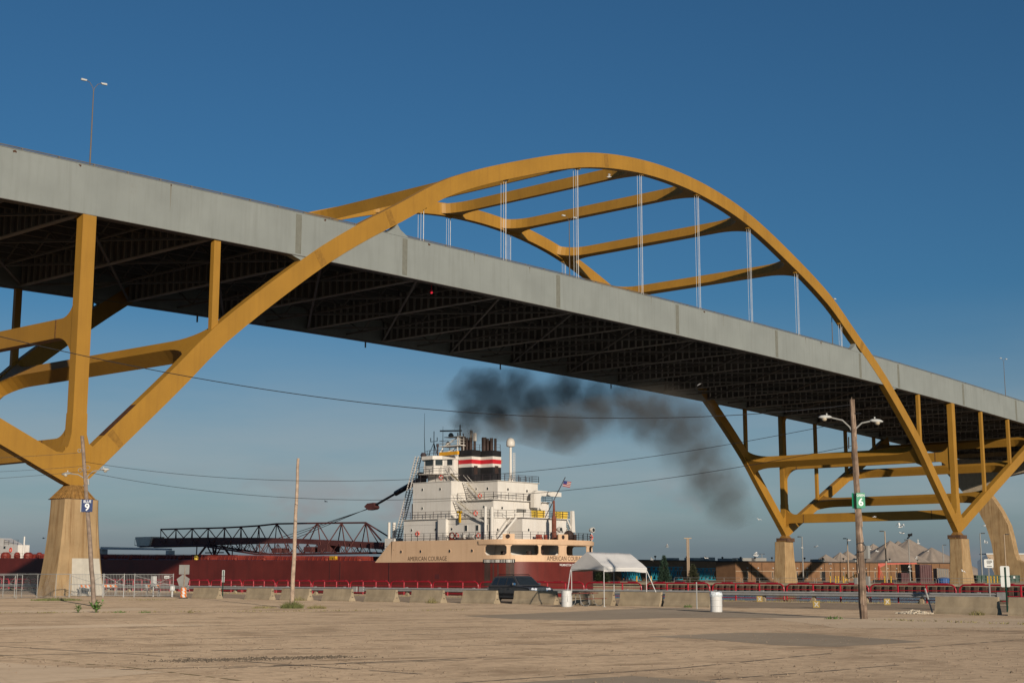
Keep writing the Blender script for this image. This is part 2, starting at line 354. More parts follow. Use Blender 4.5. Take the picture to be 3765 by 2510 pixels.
# ---------------------------------------------------------------- the arch bridge
W = 36.45; PAN = 14.07; LSP = 182.9
zb = lambda u: 34.13 - .026*((u/PAN)-6.5)**2
ARCH = [(0,57.6),(10,57.05),(20,55.35),(31,52.0),(45,46.6),(54,41.4),(60,37.9),(66,33.9),(77,25.3),(82.5,19.9),(90,12.75),(95,7.9)]
zU = lambda u: cat_rom(ARCH, abs(u-LSP/2))
RW = .98                      # width of ribs and columns across the bridge
def rib_frame(u):
    e = .05; t = Vector((2*e, 0, zU(u+e)-zU(u-e))).normalized(); n = Vector((-t.z, 0, t.x)); return Vector((u, 0, zU(u))), t, n
def arm_frame(u, side):       # straight legs of the side spans; side=+1 right of the far pier, -1 left of the near pier
    x = u-LSP if side > 0 else -u
    z = 10.03 + .458*x
    t = Vector((1, 0, .458*side)).normalized(); n = Vector((-t.z, 0, t.x)); return Vector((u, 0, z)), t, n
bridge = thing('arch_bridge', 'long tied arch road bridge with yellow ribs and grey deck girder over the channel', 'bridge', (0,0,0))
U0, U1 = -98., 296.
def vrange(k, w=RW, off=0.): return (-.06-off, -.06+w+off) if k == 0 else (W+.06-w-off, W+.06+off)

# deck girders
stations = [U0 + i*(U1-U0)/56 for i in range(57)]
def strip_box(b, us, v0, v1, zlo, zhi):
    vs = []; fs = []
    for u in us: vs += [(u,v0,zlo(u)),(u,v1,zlo(u)),(u,v1,zhi(u)),(u,v0,zhi(u))]
    for i in range(len(us)-1):
        a = i*4; c = a+4
        for j in range(4): fs.append((a+j, c+j, c+(j+1) % 4, a+(j+1) % 4))
    fs += [(0,1,2,3), tuple((len(us)-1)*4+j for j in (3,2,1,0))]; b.add(vs, fs)
GD = 4.45
for k in (0, 1):
    v0, v1 = (0, .9) if k == 0 else (W-.9, W)
    b = MB(); strip_box(b, stations, v0, v1, lambda u: zb(u)+.06, lambda u: zb(u)+GD)
    g = b.build('deck_girder', GRY, bridge)
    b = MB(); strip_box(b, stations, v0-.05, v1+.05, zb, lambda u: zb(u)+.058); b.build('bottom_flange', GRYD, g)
    b = MB(); strip_box(b, stations, v0-.04, v1+.04, lambda u: zb(u)+GD+.002, lambda u: zb(u)+GD+.05); b.build('top_flange', GRY, g)
    if k == 0:
        for us in (24.0, 39.2, 66.0, 92.2, 119.0, 146.3, 160.6, -16., 188, 214, 240):
            b = MB(); strip_box(b, [us-.38, us+.38], -.014, .02, lambda u: zb(u)+.2, lambda u: zb(u)+GD-.15)
            for q in range(20):
                z_ = zb(us)+.36+q*.20
                for du in (-.28, .28): b.box(us+du-.035, us+du+.035, -.034, -.013, z_, z_+.07)
            b.build('splice_plate', SPL, g)
    # parapet rail
    b = MB(); vv = (v0+v1)/2
    b.tube([(u, vv, zb(u)+GD+.36) for u in stations], .055, 5); b.tube([(u, vv-.06 if k == 0 else vv+.06, zb(u)+GD+.22) for u in stations], .03, 4)
    u = U0
    while u < U1: b.box(u-.07,u+.07,vv-.07,vv+.07,zb(u)+GD+.04,zb(u)+GD+.40); u += 3.517
    b.build('parapet_rail', mat('weathered_parapet_rail', (.13,.115,.10), .6), bridge)
# gusset plates where the near rib meets the girder
for k in (0, 1):
    va, vb = (.03, .87) if k == 0 else (W-.87, W-.03)
    for sgn in (0, 1):
        mir = (lambda u: u) if sgn == 0 else (lambda u: LSP-u)
        up_ = [(36.3, zb(37)+GD-.2), (36.3, zU(36.3)-2.6), (37.6, zU(37.6)-2.5), (38.0, 39.55), (38.5, 38.95), (39.2, 38.6), (40.2, zb(40)+GD-.2)]
        lo_ = [(22.6, zb(23)+.3), (23.3, zb(23)-.05), (24.3, zb(24)-.35), (25.0, zb(24)-.9), (25.6, zU(25.6)-.4), (28, zb(28)+.3)]
        b = MB(); fn = lambda a, z, c: (mir(a), c, z)
        b.prism(up_, fn, va, vb); b.build('gusset_plate', GRY, bridge); b = MB(); b.prism(lo_, fn, va, vb); b.build('gusset_plate', GRY, bridge)

# arch ribs
for k in (0, 1):
    va, vb = vrange(k); vs = []; fs = []; n_ = 84
    for i in range(n_+1):
        u = 1.2 + (LSP-2.4)*i/n_; p, t, n = rib_frame(u); q = p - n*1.92
        vs += [(p.x,va,p.z),(p.x,vb,p.z),(q.x,vb,q.z),(q.x,va,q.z)]
    for i in range(n_):
        a = i*4; c = a+4
        for j in range(4): fs.append((a+j, a+(j+1) % 4, c+(j+1) % 4, c+j))
    fs += [(3,2,1,0), tuple(n_*4+j for j in (0,1,2,3))]
    b = MB(); b.add(vs, fs); rib = b.build('arch_rib', YEL, bridge)
    if k == 0:
        for us in (2.9, 26.4, 36.4, 76, 111, 147.5):
            b = MB(); p, t, n = rib_frame(us)
            pl = [p-n*.12-t*.45, p-n*.12+t*.45, p-n*1.8+t*.45, p-n*1.8-t*.45]
            b.hexa([(q.x, va-.012, q.z) for q in pl], [(q.x, va+.01, q.z) for q in pl]); b.build('splice_plate', mat('worn_splice_yellow', (.27,.135,.02), .6, var=.2, scale=4, fine=.35), rib)
# side span legs
for side in (1, -1):
    for k in (0, 1):
        va, vb = vrange(k); b = MB(); vs = []; ends = (LSP+1.2, LSP+47) if side > 0 else (-1.2, -47)
        for u in ends:
            p, t, n = arm_frame(u, side); a = p+n*.94; c = p-n*.94
            vs += [(a.x,va,a.z),(a.x,vb,a.z),(c.x,vb,c.z),(c.x,va,c.z)]
        b.hexa(vs[:4], vs[4:]); b.build('side_leg', YEL, bridge)
# spring nodes, columns and bearings
def arc(cx, cz, r, a0, a1, n=6): return [(cx+r*math.cos(R_(a0+(a1-a0)*i/n)), cz+r*math.sin(R_(a0+(a1-a0)*i/n))) for i in range(n+1)]
def node_poly(u0, flip):
    pr = [(.62,9.3),(1.3,9.98),(4.1,12.70),(2.72,13.84),(1.95,12.95),(1.5,12.62),(1.0,12.9),(.74,13.7),(.70,15.5)]
    pl = [(-.70,15.5),(-.76,13.6),(-1.0,12.6),(-1.5,12.0),(-2.1,12.03),(-3.43,12.64),(-4.22,10.90),(-.95,9.40),(-.62,9.3)]
    return [(u0+(x if not flip else -x), z) for x, z in pr+pl]
COLS = []
for u0, flip in ((0., False), (LSP, True)):
    for k in (0, 1):
        va, vb = vrange(k, RW, .035); b = MB(); b.prism(node_poly(u0, flip), lambda a, z, c: (a, c, z), va, vb); nd = b.build('spring_node', YEL, bridge)
        b = MB()
        for s in (-1, 1): b.box(u0+s*1.25-.05, u0+s*1.25+.05, va-.02, va+.01, 10.1, 12.5)
        b.build('weld_stiffener', YEL, nd)
        va, vb = vrange(k)
        b = MB(); b.box(u0-.67, u0+.67, va+.01, vb-.01, 12.5, zb(u0)-.003); COLS.append(b.build('column', YEL, bridge))
        b = MB(); vc = (va+vb)/2
        b.hexa([(u0-1.55,vc-1.1,8.12),(u0+1.55,vc-1.1,8.12),(u0+1.55,vc+1.1,8.12),(u0-1.55,vc+1.1,8.12)], [(u0-.62,vc-.55,9.30),(u0+.62,vc-.55,9.30),(u0+.62,vc+.55,9.30),(u0-.62,vc+.55,9.30)])
        br = b.build('bearing_shoe', mat('rust_stained_yellow', (.22, .115, .03), .7, var=.4, scale=3, rust=.9, rust_scale=2.), bridge)
        b = MB()
        for i in range(7):
            x = -1.35+i*.45; b.hexa([(u0+x-.05,vc-1.2,8.13),(u0+x+.05,vc-1.2,8.13),(u0+x+.05,vc-.9,8.13),(u0+x-.05,vc-.9,8.13)], [(u0+x*.42-.05,vc-.62,9.22),(u0+x*.42+.05,vc-.62,9.22),(u0+x*.42+.05,vc-.4,9.22),(u0+x*.42-.05,vc-.4,9.22)])
            y = -.9+i*.3
            for s in (-1, 1): b.hexa([(u0+s*1.65,vc+y-.05,8.13),(u0+s*1.65,vc+y+.05,8.13),(u0+s*1.3,vc+y+.05,8.13),(u0+s*1.3,vc+y-.05,8.13)], [(u0+s*.72,vc+y*.5-.05,9.22),(u0+s*.72,vc+y*.5+.05,9.22),(u0+s*.5,vc+y*.5+.05,9.22),(u0+s*.5,vc+y*.5-.05,9.22)])
        b.build('bearing_rib', mat('rust_stained_yellow', (.22, .115, .03), .7, var=.4, scale=3, rust=.9, rust_scale=2.), br)
        b = MB(); b.box(u0-1.62,u0+1.62,vc-1.18,vc+1.18,8.06,8.118); b.build('base_plate', PIPE, br)
# portal beams between the columns, with curved haunches
def fillet(cx, cz, sx, sz, rx, rz, n=8):
    return [(cx, cz), (cx+sx*rx, cz)] + [(cx+sx*rx*(1-math.sin(R_(90*i/n))), cz+sz*rz*(1-math.cos(R_(90*i/n)))) for i in range(1, n)] + [(cx, cz+sz*rz)]
for u0 in (0., LSP):
    c0, c1 = u0-.52, u0+.52; vn = -.06+RW-.02; vf = W+.06-RW+.02
    fn = lambda a, z, c: (c, a, z)
    for za, zc, ru, rd in ((22.35, 24.03, 1.9, 2.6), (11.7, 13.42, 1.9, 1.2)):
        b = MB(); b.box(c0, c1, vn, vf, za, zc)
        for cx, sx in ((vn, 1), (vf, -1)):
            b.prism(fillet(cx, zc-.002, sx, 1, ru, ru), fn, c0+.002, c1-.002); b.prism(fillet(cx, za+.002, sx, -1, rd, rd), fn, c0+.002, c1-.002)
        b.build('portal_beam', YEL, bridge)
    b = MB(); z_ = zb(u0)-.06
    for cx, sx in ((vn, 1), (vf, -1)): b.prism(fillet(cx, z_, sx, -1, .8, 1.7), fn, c0, c1)
    b.build('column_bracket', YEL, bridge)
# struts between the ribs
def strut(frame, depth=1.5, w=1.0, a=2.3, bb=5.0, off=-.96):
    p, t, n = frame; c = p + n*off; vn = -.06+RW-.04; vf = W+.06-RW+.04; N_ = 7
    side = [( w/2+a*(1-math.sin(R_(90*i/N_))), vn+bb*(1-math.cos(R_(90*i/N_)))) for i in range(N_+1)]
    full = side + [(x, vn+vf-y) for x, y in reversed(side)]
    poly = full + [(-x, y) for x, y in reversed(full)]
    b = MB(); b.prism(poly, lambda x, y, d: (c.x+t.x*x+n.x*d, y, c.z+t.z*x+n.z*d), -depth/2, depth/2); return b.build('strut', YEL, bridge)
for i in (4, 5, 6, 7, 8, 9): strut(rib_frame(i*PAN))
strut(rib_frame(12.6), 1.65, 1.5, 2.1, 4.6); strut(rib_frame(LSP-12.6), 1.65, 1.5, 2.1, 4.6)
for du in (13.6, 28.2, 41.5):
    strut(arm_frame(LSP+du, 1), 1.5, 1.3, 2.2, 4.6, 0); strut(arm_frame(-du, -1), 1.5, 1.3, 2.2, 4.6, 0)
# slender posts
for k in (0, 1):
    va, vb = (.14, .66) if k == 0 else (W-.66, W-.14)
    for u in (PAN, LSP-PAN):
        b = MB(); b.box(u-.38,u+.38,va,vb,zU(u)-.4,zb(u)-.004); b.build('post', YEL, bridge)
    for du in (13.7, 27.1, 40.5):
        for s in (1, -1):
            u = LSP+du if s > 0 else -du; p, t, n = arm_frame(u, s)
            b = MB(); b.box(u-.38,u+.38,va,vb,p.z+.6,zb(u)-.004)
            if zb(u)-p.z > 2: b.build('post', YEL, bridge)
# hangers, four strands each
for k in (0, 1):
    vc = .45 if k == 0 else W-.45
    for i in range(3, 11):
        u = i*PAN; zt = zU(u)-1.9; b = MB()
        for du in (-.36, -.12, .12, .36) if False else (-.42, -.22, .22, .42): b.tube([(u+du, vc+(.12 if abs(du) > .3 else -.12), zb(u)+GD-.02), (u+du, vc+(.12 if abs(du) > .3 else -.12), zt)], .021, 5)
        h = b.build('hanger', mat('pale_hanger_cable', (.58, .57, .55), .5, 0), bridge)
        b = MB(); b.box(u-.6,u+.6,vc-.25,vc+.25,zt-.16,zt+.12); b.build('hanger_socket', YEL, h)
# deck slab, floor beams, stringers, bracing
b = MB(); strip_box(b, stations, .93, W-.93, lambda u: zb(u)+3.35, lambda u: zb(u)+3.62); b.build('deck_slab', SLAB, bridge)
for j in range(11):
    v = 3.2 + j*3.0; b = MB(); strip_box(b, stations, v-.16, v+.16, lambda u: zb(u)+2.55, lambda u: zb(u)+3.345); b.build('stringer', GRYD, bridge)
b0 = MB(); b0.box(-.03,.03,.95,W-.95,.35,3.34); 
b9 = MB(); b9.box(-.28,.28,.95,W-.95,.22,.348)
fb_me = None
b1 = MB()
for j in range(28):
    v = 1.6+j*1.23; b1.box(-.36,-.032,v-.06,v+.06,.36,3.3); b1.box(.032,.24,v-.04,v+.04,.36,3.3)
b2 = MB()
for j in range(6):                     # light truss hung between the floor beams
    v = 1+j*5.74; b2.beam((0,v,2.5),(0,v+2.87,.5),.14); b2.beam((0,v+2.87,.5),(0,v+5.74,2.5),.14)
b2.beam((0,1,.45),(0,W-1,.45),.2)
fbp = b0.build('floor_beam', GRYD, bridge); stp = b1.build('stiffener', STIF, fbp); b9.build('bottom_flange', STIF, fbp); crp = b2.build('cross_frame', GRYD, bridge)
first = True
for i in range(-6, 21):
    u = i*PAN
    if not (U0+1 < u < U1-1): continue
    if first: f_, c_ = fbp, crp; first = False
    else: f_ = copy_tree(fbp, bridge); c_ = crp.copy(); COL.objects.link(c_); c_.parent = bridge
    f_.location = (u, 0, zb(u)); c_.location = (u+PAN/2, 0, zb(u+PAN/2))
for i in range(-6, 20):
    u = i*PAN
    if not (U0+1 < u < U1-PAN): continue
    b = MB()
    for a_, c_ in ((0, 1), (1, 0)):
        b.beam((u+a_*PAN, 1, zb(u+a_*PAN)+.36), (u+c_*PAN, W/2, zb(u+c_*PAN)+.36), .26, .22); b.beam((u+a_*PAN, W-1, zb(u+a_*PAN)+.40), (u+c_*PAN, W/2, zb(u+c_*PAN)+.40), .26, .22)
    b.build('lateral_brace', GRYD, bridge)
# red navigation lamp and drain pipes under the girder
b = MB(); b.lathe([(.10,0),(.16,.1),(.16,.4),(.06,.5)], (45.4, 1.9, zb(45)-.75), 8); b.beam((45.4,1.9,zb(45)-.26),(45.4,1.9,zb(45)+.3),.05); b.build('navigation_lamp', mat('red_lamp_glass', (.7, .02, .05), .3), bridge)
for u in (39, 68, 97, 126, 24):
    b = MB(); b.tube([(u, W+.12, zb(u)+.4), (u, W+.12, zb(u)-.75)], .11, 6); b.build('drain_pipe', GRYD, bridge)

# concrete piers
def pier(u0, vc, name, label):
    b = MB(); nz = 14; rings = []
    for i in range(nz+1):
        z = 8.05*i/nz; f = (1-z/8.05)**1.7; hu = 1.62+.83*f; y0 = vc-1.58-.32*f; y1 = vc+.88+.08*f; c = .16
        rings.append([(u0-hu+c,y0,z),(u0+hu-c,y0,z),(u0+hu,y0+c,z),(u0+hu,y1-c,z),(u0+hu-c,y1,z),(u0-hu+c,y1,z),(u0-hu,y1-c,z),(u0-hu,y0+c,z)])
    vs = [p for r in rings for p in r]; fs = [(i*8+j, i*8+(j+1) % 8, i*8+8+(j+1) % 8, i*8+8+j) for i in range(nz) for j in range(8)] + [tuple(nz*8+j for j in range(8)), tuple(range(7,-1,-1))]
    b.add(vs, fs)
    if label is None: return b.build(name, CON, bridge)
    t = thing(name, label, 'pier', (u0, vc, 0), None, 'concrete piers of the bridge'); b.build('shaft', CON, t)
    return t
p1 = pier(0, .43, 'bridge_pier', 'flared tan concrete pier behind the wire gate at the left, white patch on it')
pier(LSP, .43, 'bridge_pier', 'tan concrete pier across the channel nearest the right edge, below the near yellow leg')
pier(LSP, W-.43+.7, 'bridge_pier', 'smaller tan concrete pier across the channel in front of the brick building')
pier(0, W-.43+.7, 'pier_footing', None)
b = MB(); vs = []; fs = []; nz = 8
for i in range(nz+1):
    z = .02+3.1*i/nz; f = (1-z/8.05)**1.7; y0 = .43-1.58-.32*f-.008; hu = 1.62+.83*f
    vs += [(-.85, y0, z), (hu-.22, y0, z)]
for i in range(nz): fs.append((i*2, i*2+1, i*2+3, i*2+2))
b.add(vs, fs); b.build('painted_patch', CONP, p1)
b = MB(); b.hexa([(-.15,-1.50,.55),(1.15,-1.50,.30),(1.15,-1.44,.30),(-.15,-1.44,.55)], [(-.15,-1.50,.78),(1.15,-1.50,.52),(1.15,-1.44,.52),(-.15,-1.44,.78)]); b.build('dark_vent', mat('dark_grey_vent', (.06,.07,.075), .7), p1)

# rusty pedestals on the far piers
for vc in (.43, W-.43):
    b = MB(); b.box(LSP-1.5,LSP+1.5,vc-1.22,vc+1.22,8.07,8.78); b.build('bearing_pedestal', mat('rust_brown_steel', (.085,.045,.026), .8, var=.35, scale=2), bridge)
# rust and weld marks
def mark(name, poly, fn, m_, par=bridge): b = MB(); b.add([fn(*q) for q in poly], [tuple(range(len(poly)))]); return b.build(name, m_, par)
RUSTM = mat('brown_rust', (.075,.030,.013), .9, var=.5, scale=5, fine=.6); STRM = mat('rust_run_on_grey', (.165,.155,.125), .7, var=.12, scale=1.5)
rs = random.Random(12)
for u, l, w in ((8.4,2.6,.11),(-7.5,.4,.2),(-1.2,.5,.16),(27.5,.5,.18),(43,.4,.2),(50.5,1.2,.08),(60.5,.8,.10),(75,.9,.07),(86,1.1,.09),(99,.5,.2),(104,1.6,.08),(128,1.0,.1),(133,.6,.2),(151,1.4,.08),(174,1.2,.12),(198,.8,.14),(205,1.6,.1)):
    z = zb(u)+GD-.05; fn = lambda x, y: (u+x, -.006, z+y)
    if l > .55: mark('rust_run', [(-w*.8,0),(w*.8,0),(w*.45,-l*.5),(w*.15,-l),(-w*.1,-l),(-w*.4,-l*.5)], fn, STRM)
    k = w*.8; r_ = [rs.uniform(.5,1.3) for _ in range(9)]; mark('rust_spot', [(k*r_[q]*1.4*math.cos(q*.698), -k*.8+k*r_[q]*.8*math.sin(q*.698)) for q in range(9)], lambda x, y: (u+x, -.009, z+y), RUSTM)
pts_ = [rib_frame(2.5+i*.45)[0]+rib_frame(2.5+i*.45)[2]*.012 for i in range(8)]
b = MB(); b.add([(p.x, -.03, p.z) for p in pts_]+[(p.x, RW-.12, p.z) for p in pts_], [(i, i+1, 9+i, 8+i) for i in range(7)]); b.build('rust_patch', RUSTM, bridge)
for u0 in (0., LSP):
    for za, zc, vv in ((22.37,24.01,3.7),(11.72,13.40,4.9),(22.37,24.01,W-3.7),(11.72,13.40,W-4.9)):
        b = MB(); b.box(u0-.545,u0-.521,vv-.09,vv+.09,za,zc); b.build('weld_seam', mat('rusty_weld', (.14,.065,.018), .8, var=.5, scale=6), bridge)
# concrete approach bent beyond the far piers
t = thing('approach_bent', 'curved tan concrete approach bent at the right edge behind the far pier', 'pier', (262, 22, 0))
outer = [(28.6,17.2),(27.9,15.5),(26.9,13.5),(26.2,11.2),(25.6,8.8),(25.3,6.5),(25.2,5),(25.4,0)]
inner = [(14.,0),(14.,4.1),(18.5,4.4),(19.7,4.95),(20.2,6.4),(20.7,9.5),(21.4,13),(22.9,16.3),(24.4,18.8),(26.4,21.6)]
b = MB(); b.prism(outer+inner, lambda a, z, c: (c, a, z), 261, 263.6)
mirv = lambda l: [(W-.5-(a-.0), z) for a, z in l]
b.build('curved_leg', CON, t)
b = MB(); cap = [(16,27.9),(16,25.4),(22,24.4),(26.4,21.7),(28.6,17.3),(31,20),(36.8,27.2),(36.9,29.4)]
b.prism(cap, lambda a, z, c: (c, a, z), 260.9, 263.7); b.build('cap_beam', mat('grey_tan_cap_concrete', (.34,.28,.2), .9, var=.12, streak=.4), t)  # cap beam concrete, greyer than the tan leg
b = MB(); b.box(261.6,263,17,36.5,29.4,zb(262)+.01); b.box(261.6,263,2,17,27.9,zb(262)+.01); b.build('bearing_wall', CON, t)

# lamps on the bridge
def bridge_lamp(u, label):
    z0 = zb(u)+3.63; t = thing('bridge_lamp_post', label, 'lamp post', (u, 1.5, z0), None, 'twin lamps on the bridge deck')
    b = MB(); b.tube([(u,1.5,z0),(u,1.5,z0+4),(u,1.5,z0+8.4)], [.085,.065,.045], 8); b.build('pole', mat('brown_grey_lamp_pole', (.12,.098,.08), .6), t)
    for s in (-1, 1):
        d = (RIGHT*s + AWAY*s*.75).normalized(); p = Vector((u,1.5,z0+8.3)); pts = [p, p+d*.10+Vector((0,0,.34)), p+d*.36+Vector((0,0,.72)), p+d*.72+Vector((0,0,.88))]
        b = MB(); b.tube(pts, .028, 6); a = b.build('arm', mat('brown_grey_lamp_pole', (.12,.098,.08), .6), t)
        c = pts[-1]+d*.22; b = MB(); x = d*.30; y = Vector((-d.y, d.x, 0))*.12
        b.hexa([c-x*.7-y*.7-Vector((0,0,.09)), c+x*.9-y*.7-Vector((0,0,.09)), c+x*.9+y*.7-Vector((0,0,.09)), c-x*.7+y*.7-Vector((0,0,.09))], [c-x-y*.5+Vector((0,0,.06)), c+x*.8-y*.8+Vector((0,0,.08)), c+x*.8+y*.8+Vector((0,0,.08)), c-x+y*.5+Vector((0,0,.06))]); b.build('lamp_head', LAMP, a)
bridge_lamp(.7, 'tall twin lamp post rising above the grey deck at the left')
bridge_lamp(70.2, 'twin lamp post on the deck in front of the yellow struts, framed by hangers')
bridge_lamp(139.8, 'twin lamp post half hidden behind the right end of the yellow arch')
bridge_lamp(212.7, 'small twin lamp post on the deck at the right edge')

# loose stones on the near part of the lot
rr = random.Random(91); b = MB(); cp_ = Vector((-67.07,-106.70,0))
for i in range(9000):
    D = 16+40*rr.random()**1.8; w_ = rr.uniform(-.40,.40)*D; q = cp_+AWAY*D+RIGHT*w_
    if noise.noise((q.x*.22, q.y*.22, 4.)) < rr.uniform(-.55,.35): continue
    s = rr.uniform(.010,.026)*(1.6 if rr.random() < .06 else 1); a0 = rr.uniform(0,6.28); h_ = s*rr.uniform(.7,1.3)
    vs = [q+Vector((math.cos(a0+k*1.5708)*s*rr.uniform(.8,1.4), math.sin(a0+k*1.5708)*s*rr.uniform(.8,1.4), 0)) for k in range(4)]+[q+Vector((rr.uniform(-.4,.4)*s, rr.uniform(-.4,.4)*s, h_))]
    b.add(vs, [(0,1,4),(1,2,4),(2,3,4),(3,0,4)])
tag(b.build('loose_gravel', mat('brown_loose_gravel', (.24,.175,.12), .95, var=.5, scale=9), at=(-45,-85,0)), 'loose gravel scattered over the tan parking lot', 'gravel', kind='stuff')

# tar lines, cracks and a faded painted line in the lot
lot = bpy.data.objects['parking_lot']
def ground_line(name, pts, w, m_, seed, gap=0.):
    rr = random.Random(seed); L_ = [Vector((*p, 0)) for p in pts]; out = []
    for p, q in zip(L_, L_[1:]):
        n_ = max(2, int((q-p).length/.25)); d = (q-p).normalized(); s = Vector((-d.y, d.x, 0))
        for k in range(n_): out.append((p+(q-p)*k/n_ + s*.10*noise.noise((p.x+k*.13, seed, 1.)), s))
    b = MB()
    for (p, s), (q, s2) in zip(out, out[1:]):
        if rr.random() < gap: continue
        w0 = w*rr.uniform(.5,1.2); w1 = w*rr.uniform(.5,1.2); b.add([(*(p-s*w0).xy,.003),(*(p+s*w0).xy,.003),(*(q+s2*w1).xy,.003),(*(q-s2*w1).xy,.003)], [(0,1,2,3)])
    o = b.build(name, m_, lot); o['kind'] = 'stuff'
TARM = mat('dark_tar_line', (.125,.095,.07), .9, var=.3, scale=4); FADY = mat('faded_yellow_line', (.33,.225,.10), .9, var=.3, scale=5)
LN = [[(-51.2,-75.4),(-42.1,-79.5)],[(-54,-80.6),(-46.2,-84.5),(-38,-87.6)],[(-47.4,-70.5),(-47.3,-81.2),(-47.6,-88)],[(-49,-83.6),(-42.6,-85.2)],[(-50.5,-89.5),(-42.9,-90.5),(-36,-90.2)],[(-45.3,-92.7),(-39,-93.4)],[(-47,-70.2),(-36,-75.0),(-25,-79.8)],[(-42,-68.5),(-30,-74.2)],[(-40,-81),(-28,-86.5)],[(-38,-63),(-22,-70.5)],[(-36,-56),(-18,-64)],[(-33,-90.6),(-20,-91.5)],[(-26,-49),(-15.5,-56.8),(-12,-64)],[(-16,-80),(-20,-86),(-23,-94)]]
for i, l in enumerate(LN): ground_line('tar_line', l, .055 if i % 3 else .08, TARM, i, .12)
ground_line('painted_line', [(-49.7,-76.2),(-50.1,-82.1),(-50.9,-86.7)], .06, FADY, 40, .35)
rr = random.Random(93); b = MB()
for i in range(1100):
    f = rr.random(); q = Vector((-48.4+3.6*f+rr.gauss(0,.22), -80.9-1.6*f+rr.gauss(0,.3), 0))
    s = rr.uniform(.012,.035); a0 = rr.uniform(0,6.28); vs = [q+Vector((math.cos(a0+k*2.1)*s, math.sin(a0+k*2.1)*s, 0)) for k in range(3)]+[q+Vector((0,0,s*.9))]; b.add(vs, [(0,1,3),(1,2,3),(2,0,3)])
tag(b.build('broken_asphalt', mat('dark_broken_asphalt', (.11,.085,.062), .95, var=.5, scale=9), at=(-46.6,-81.7,0)), 'dark broken asphalt bits on the left foreground of the lot', 'gravel', kind='stuff')
# ---------------------------------------------------------------- the cargo ship (bow towards +y)
ship = thing('cargo_ship', 'red self-unloading lake freighter with cream stern and white deckhouse passing under the bridge', 'ship', (94.25, 21.5, -1.9))
UC = 94.25; HB = 10.35; VS = 29.; SD = 7.5; EX = 3.2
ztop = lambda v: 3.5 + max(0, v-50)*.0125
def stern_pt(th):
    c = math.cos(th); s = math.sin(th)
    return (UC-HB*math.copysign(abs(c)**(2/EX), c), VS-SD*abs(s)**(2/EX))
STERN = [stern_pt(math.pi*i/120) for i in range(121)]
# arc length along the port side and round the stern, starting at v=50.6
PATH = [(UC-HB, 50.6)] + [(UC-HB, 50.6-i*1.2) for i in range(1, 18)] + STERN + [(UC+HB, 29+i*1.2) for i in range(1, 19)]
PS = [0.]
for p, q in zip(PATH, PATH[1:]): PS.append(PS[-1]+math.hypot(p[0]-q[0], p[1]-q[1]))
def at_s(s):
    s = max(0, min(PS[-1]-1e-4, s)); lo, hi = 0, len(PS)-1
    while hi-lo > 1:
        m_ = (lo+hi)//2
        if PS[m_] <= s: lo = m_
        else: hi = m_
    f = (s-PS[lo])/max(1e-6, PS[hi]-PS[lo]); x = PATH[lo][0]+(PATH[hi][0]-PATH[lo][0])*f; y = PATH[lo][1]+(PATH[hi][1]-PATH[lo][1])*f
    e = .25; lo_, hi_ = max(0, s-e), min(PS[-1], s+e)
    return x, y
def nrm_s(s):
    a = at_s(s-.3); c = at_s(s+.3); t = Vector((c[0]-a[0], c[1]-a[1], 0)).normalized(); return Vector((-t.y, t.x, 0))*-1   # outward
    
def shell(b, s0, s1, z0, z1, off=0., th=.14, flare=0., step=.55):
    n = max(1, int((s1-s0)/step)); vs = []; fs = []
    for i in range(n+1):
        s = s0+(s1-s0)*i/n; x, y = at_s(s); nn = nrm_s(s); o = off
        for z, oo in ((z0, o), (z1, o+flare), (z1, o+flare-th), (z0, o-th)): vs.append((x+nn.x*oo, y+nn.y*oo, z))
    for i in range(n):
        a = i*4; c = a+4
        for j in range(4): fs.append((a+j, c+j, c+(j+1) % 4, a+(j+1) % 4))
    fs += [(0,1,2,3), tuple(n*4+j for j in (3,2,1,0))]; b.add(vs, fs)
# check outward sign
_x, _y = at_s(PS[-1]/2); _sg = 1 if nrm_s(PS[-1]/2).y < 0 else -1
_nr = nrm_s
nrm_s = (lambda s: _nr(s)*_sg)
# red hull: outline in plan, closed
bow = [(UC+HB, 190), (UC+HB*.93, 198), (UC+HB*.72, 206), (UC+HB*.4, 213), (UC, 217), (UC-HB*.4, 213), (UC-HB*.72, 206), (UC-HB*.93, 198), (UC-HB, 190)]
side = [(UC+HB, v) for v in (50, 80, 110, 140, 170)]
outl = STERN + side + bow + [(x_*2*0+UC-HB, v) for x_, v in reversed([(0, v) for v in (50, 80, 110, 140, 170)])]
n = len(outl); b = MB(); vs = []
for (x, y) in outl: vs.append((x, y, -3.2))
for (x, y) in outl: vs.append((x, y, ztop(y)))
b.add(vs, [(i, (i+1) % n, n+(i+1) % n, n+i) for i in range(n)] + [tuple(range(n, 2*n))]); hull = b.build('hull', RED, ship)
if sum(1 for p in hull.data.polygons if p.normal.z > .5) == 0: hull.data.flip_normals()
b = MB()
for (v0, v1) in ((47.3, 47.5), (58.2, 58.35), (60.6, 60.72)): b.box(UC-HB-.05, UC-HB+.05, v0, v1, -1.5, ztop(v0)-.05)
b.build('rubbing_strip', mat('dark_red_strip', (.06,.016,.015), .6), hull)
b = MB()
for v0, v1, z0, z1 in ((36.9, 37.8, 1.1, 1.75),): b.box(UC-HB-.03, UC-HB+.05, v0, v1, z0, z1)
b.build('hull_hatch', mat('dark_hull_recess', (.09,.02,.02), .6), hull)
def stain(s0, s1, z0, z1): 
    b = MB(); shell(b, s0, s1, z0, z1, .012, .01); b.build('drain_stain', mat('dark_drain_stain', (.055, .032, .026), .7, var=.3, scale=.8, streak=.6, streak_col=(.13, .03, .025)), hull)
stain(22.5, 23.6, -1.9, 3.3); stain(26.1, 27.3, -1.9, 3.3); stain(24.0, 25.0, -1.9, 3.2)
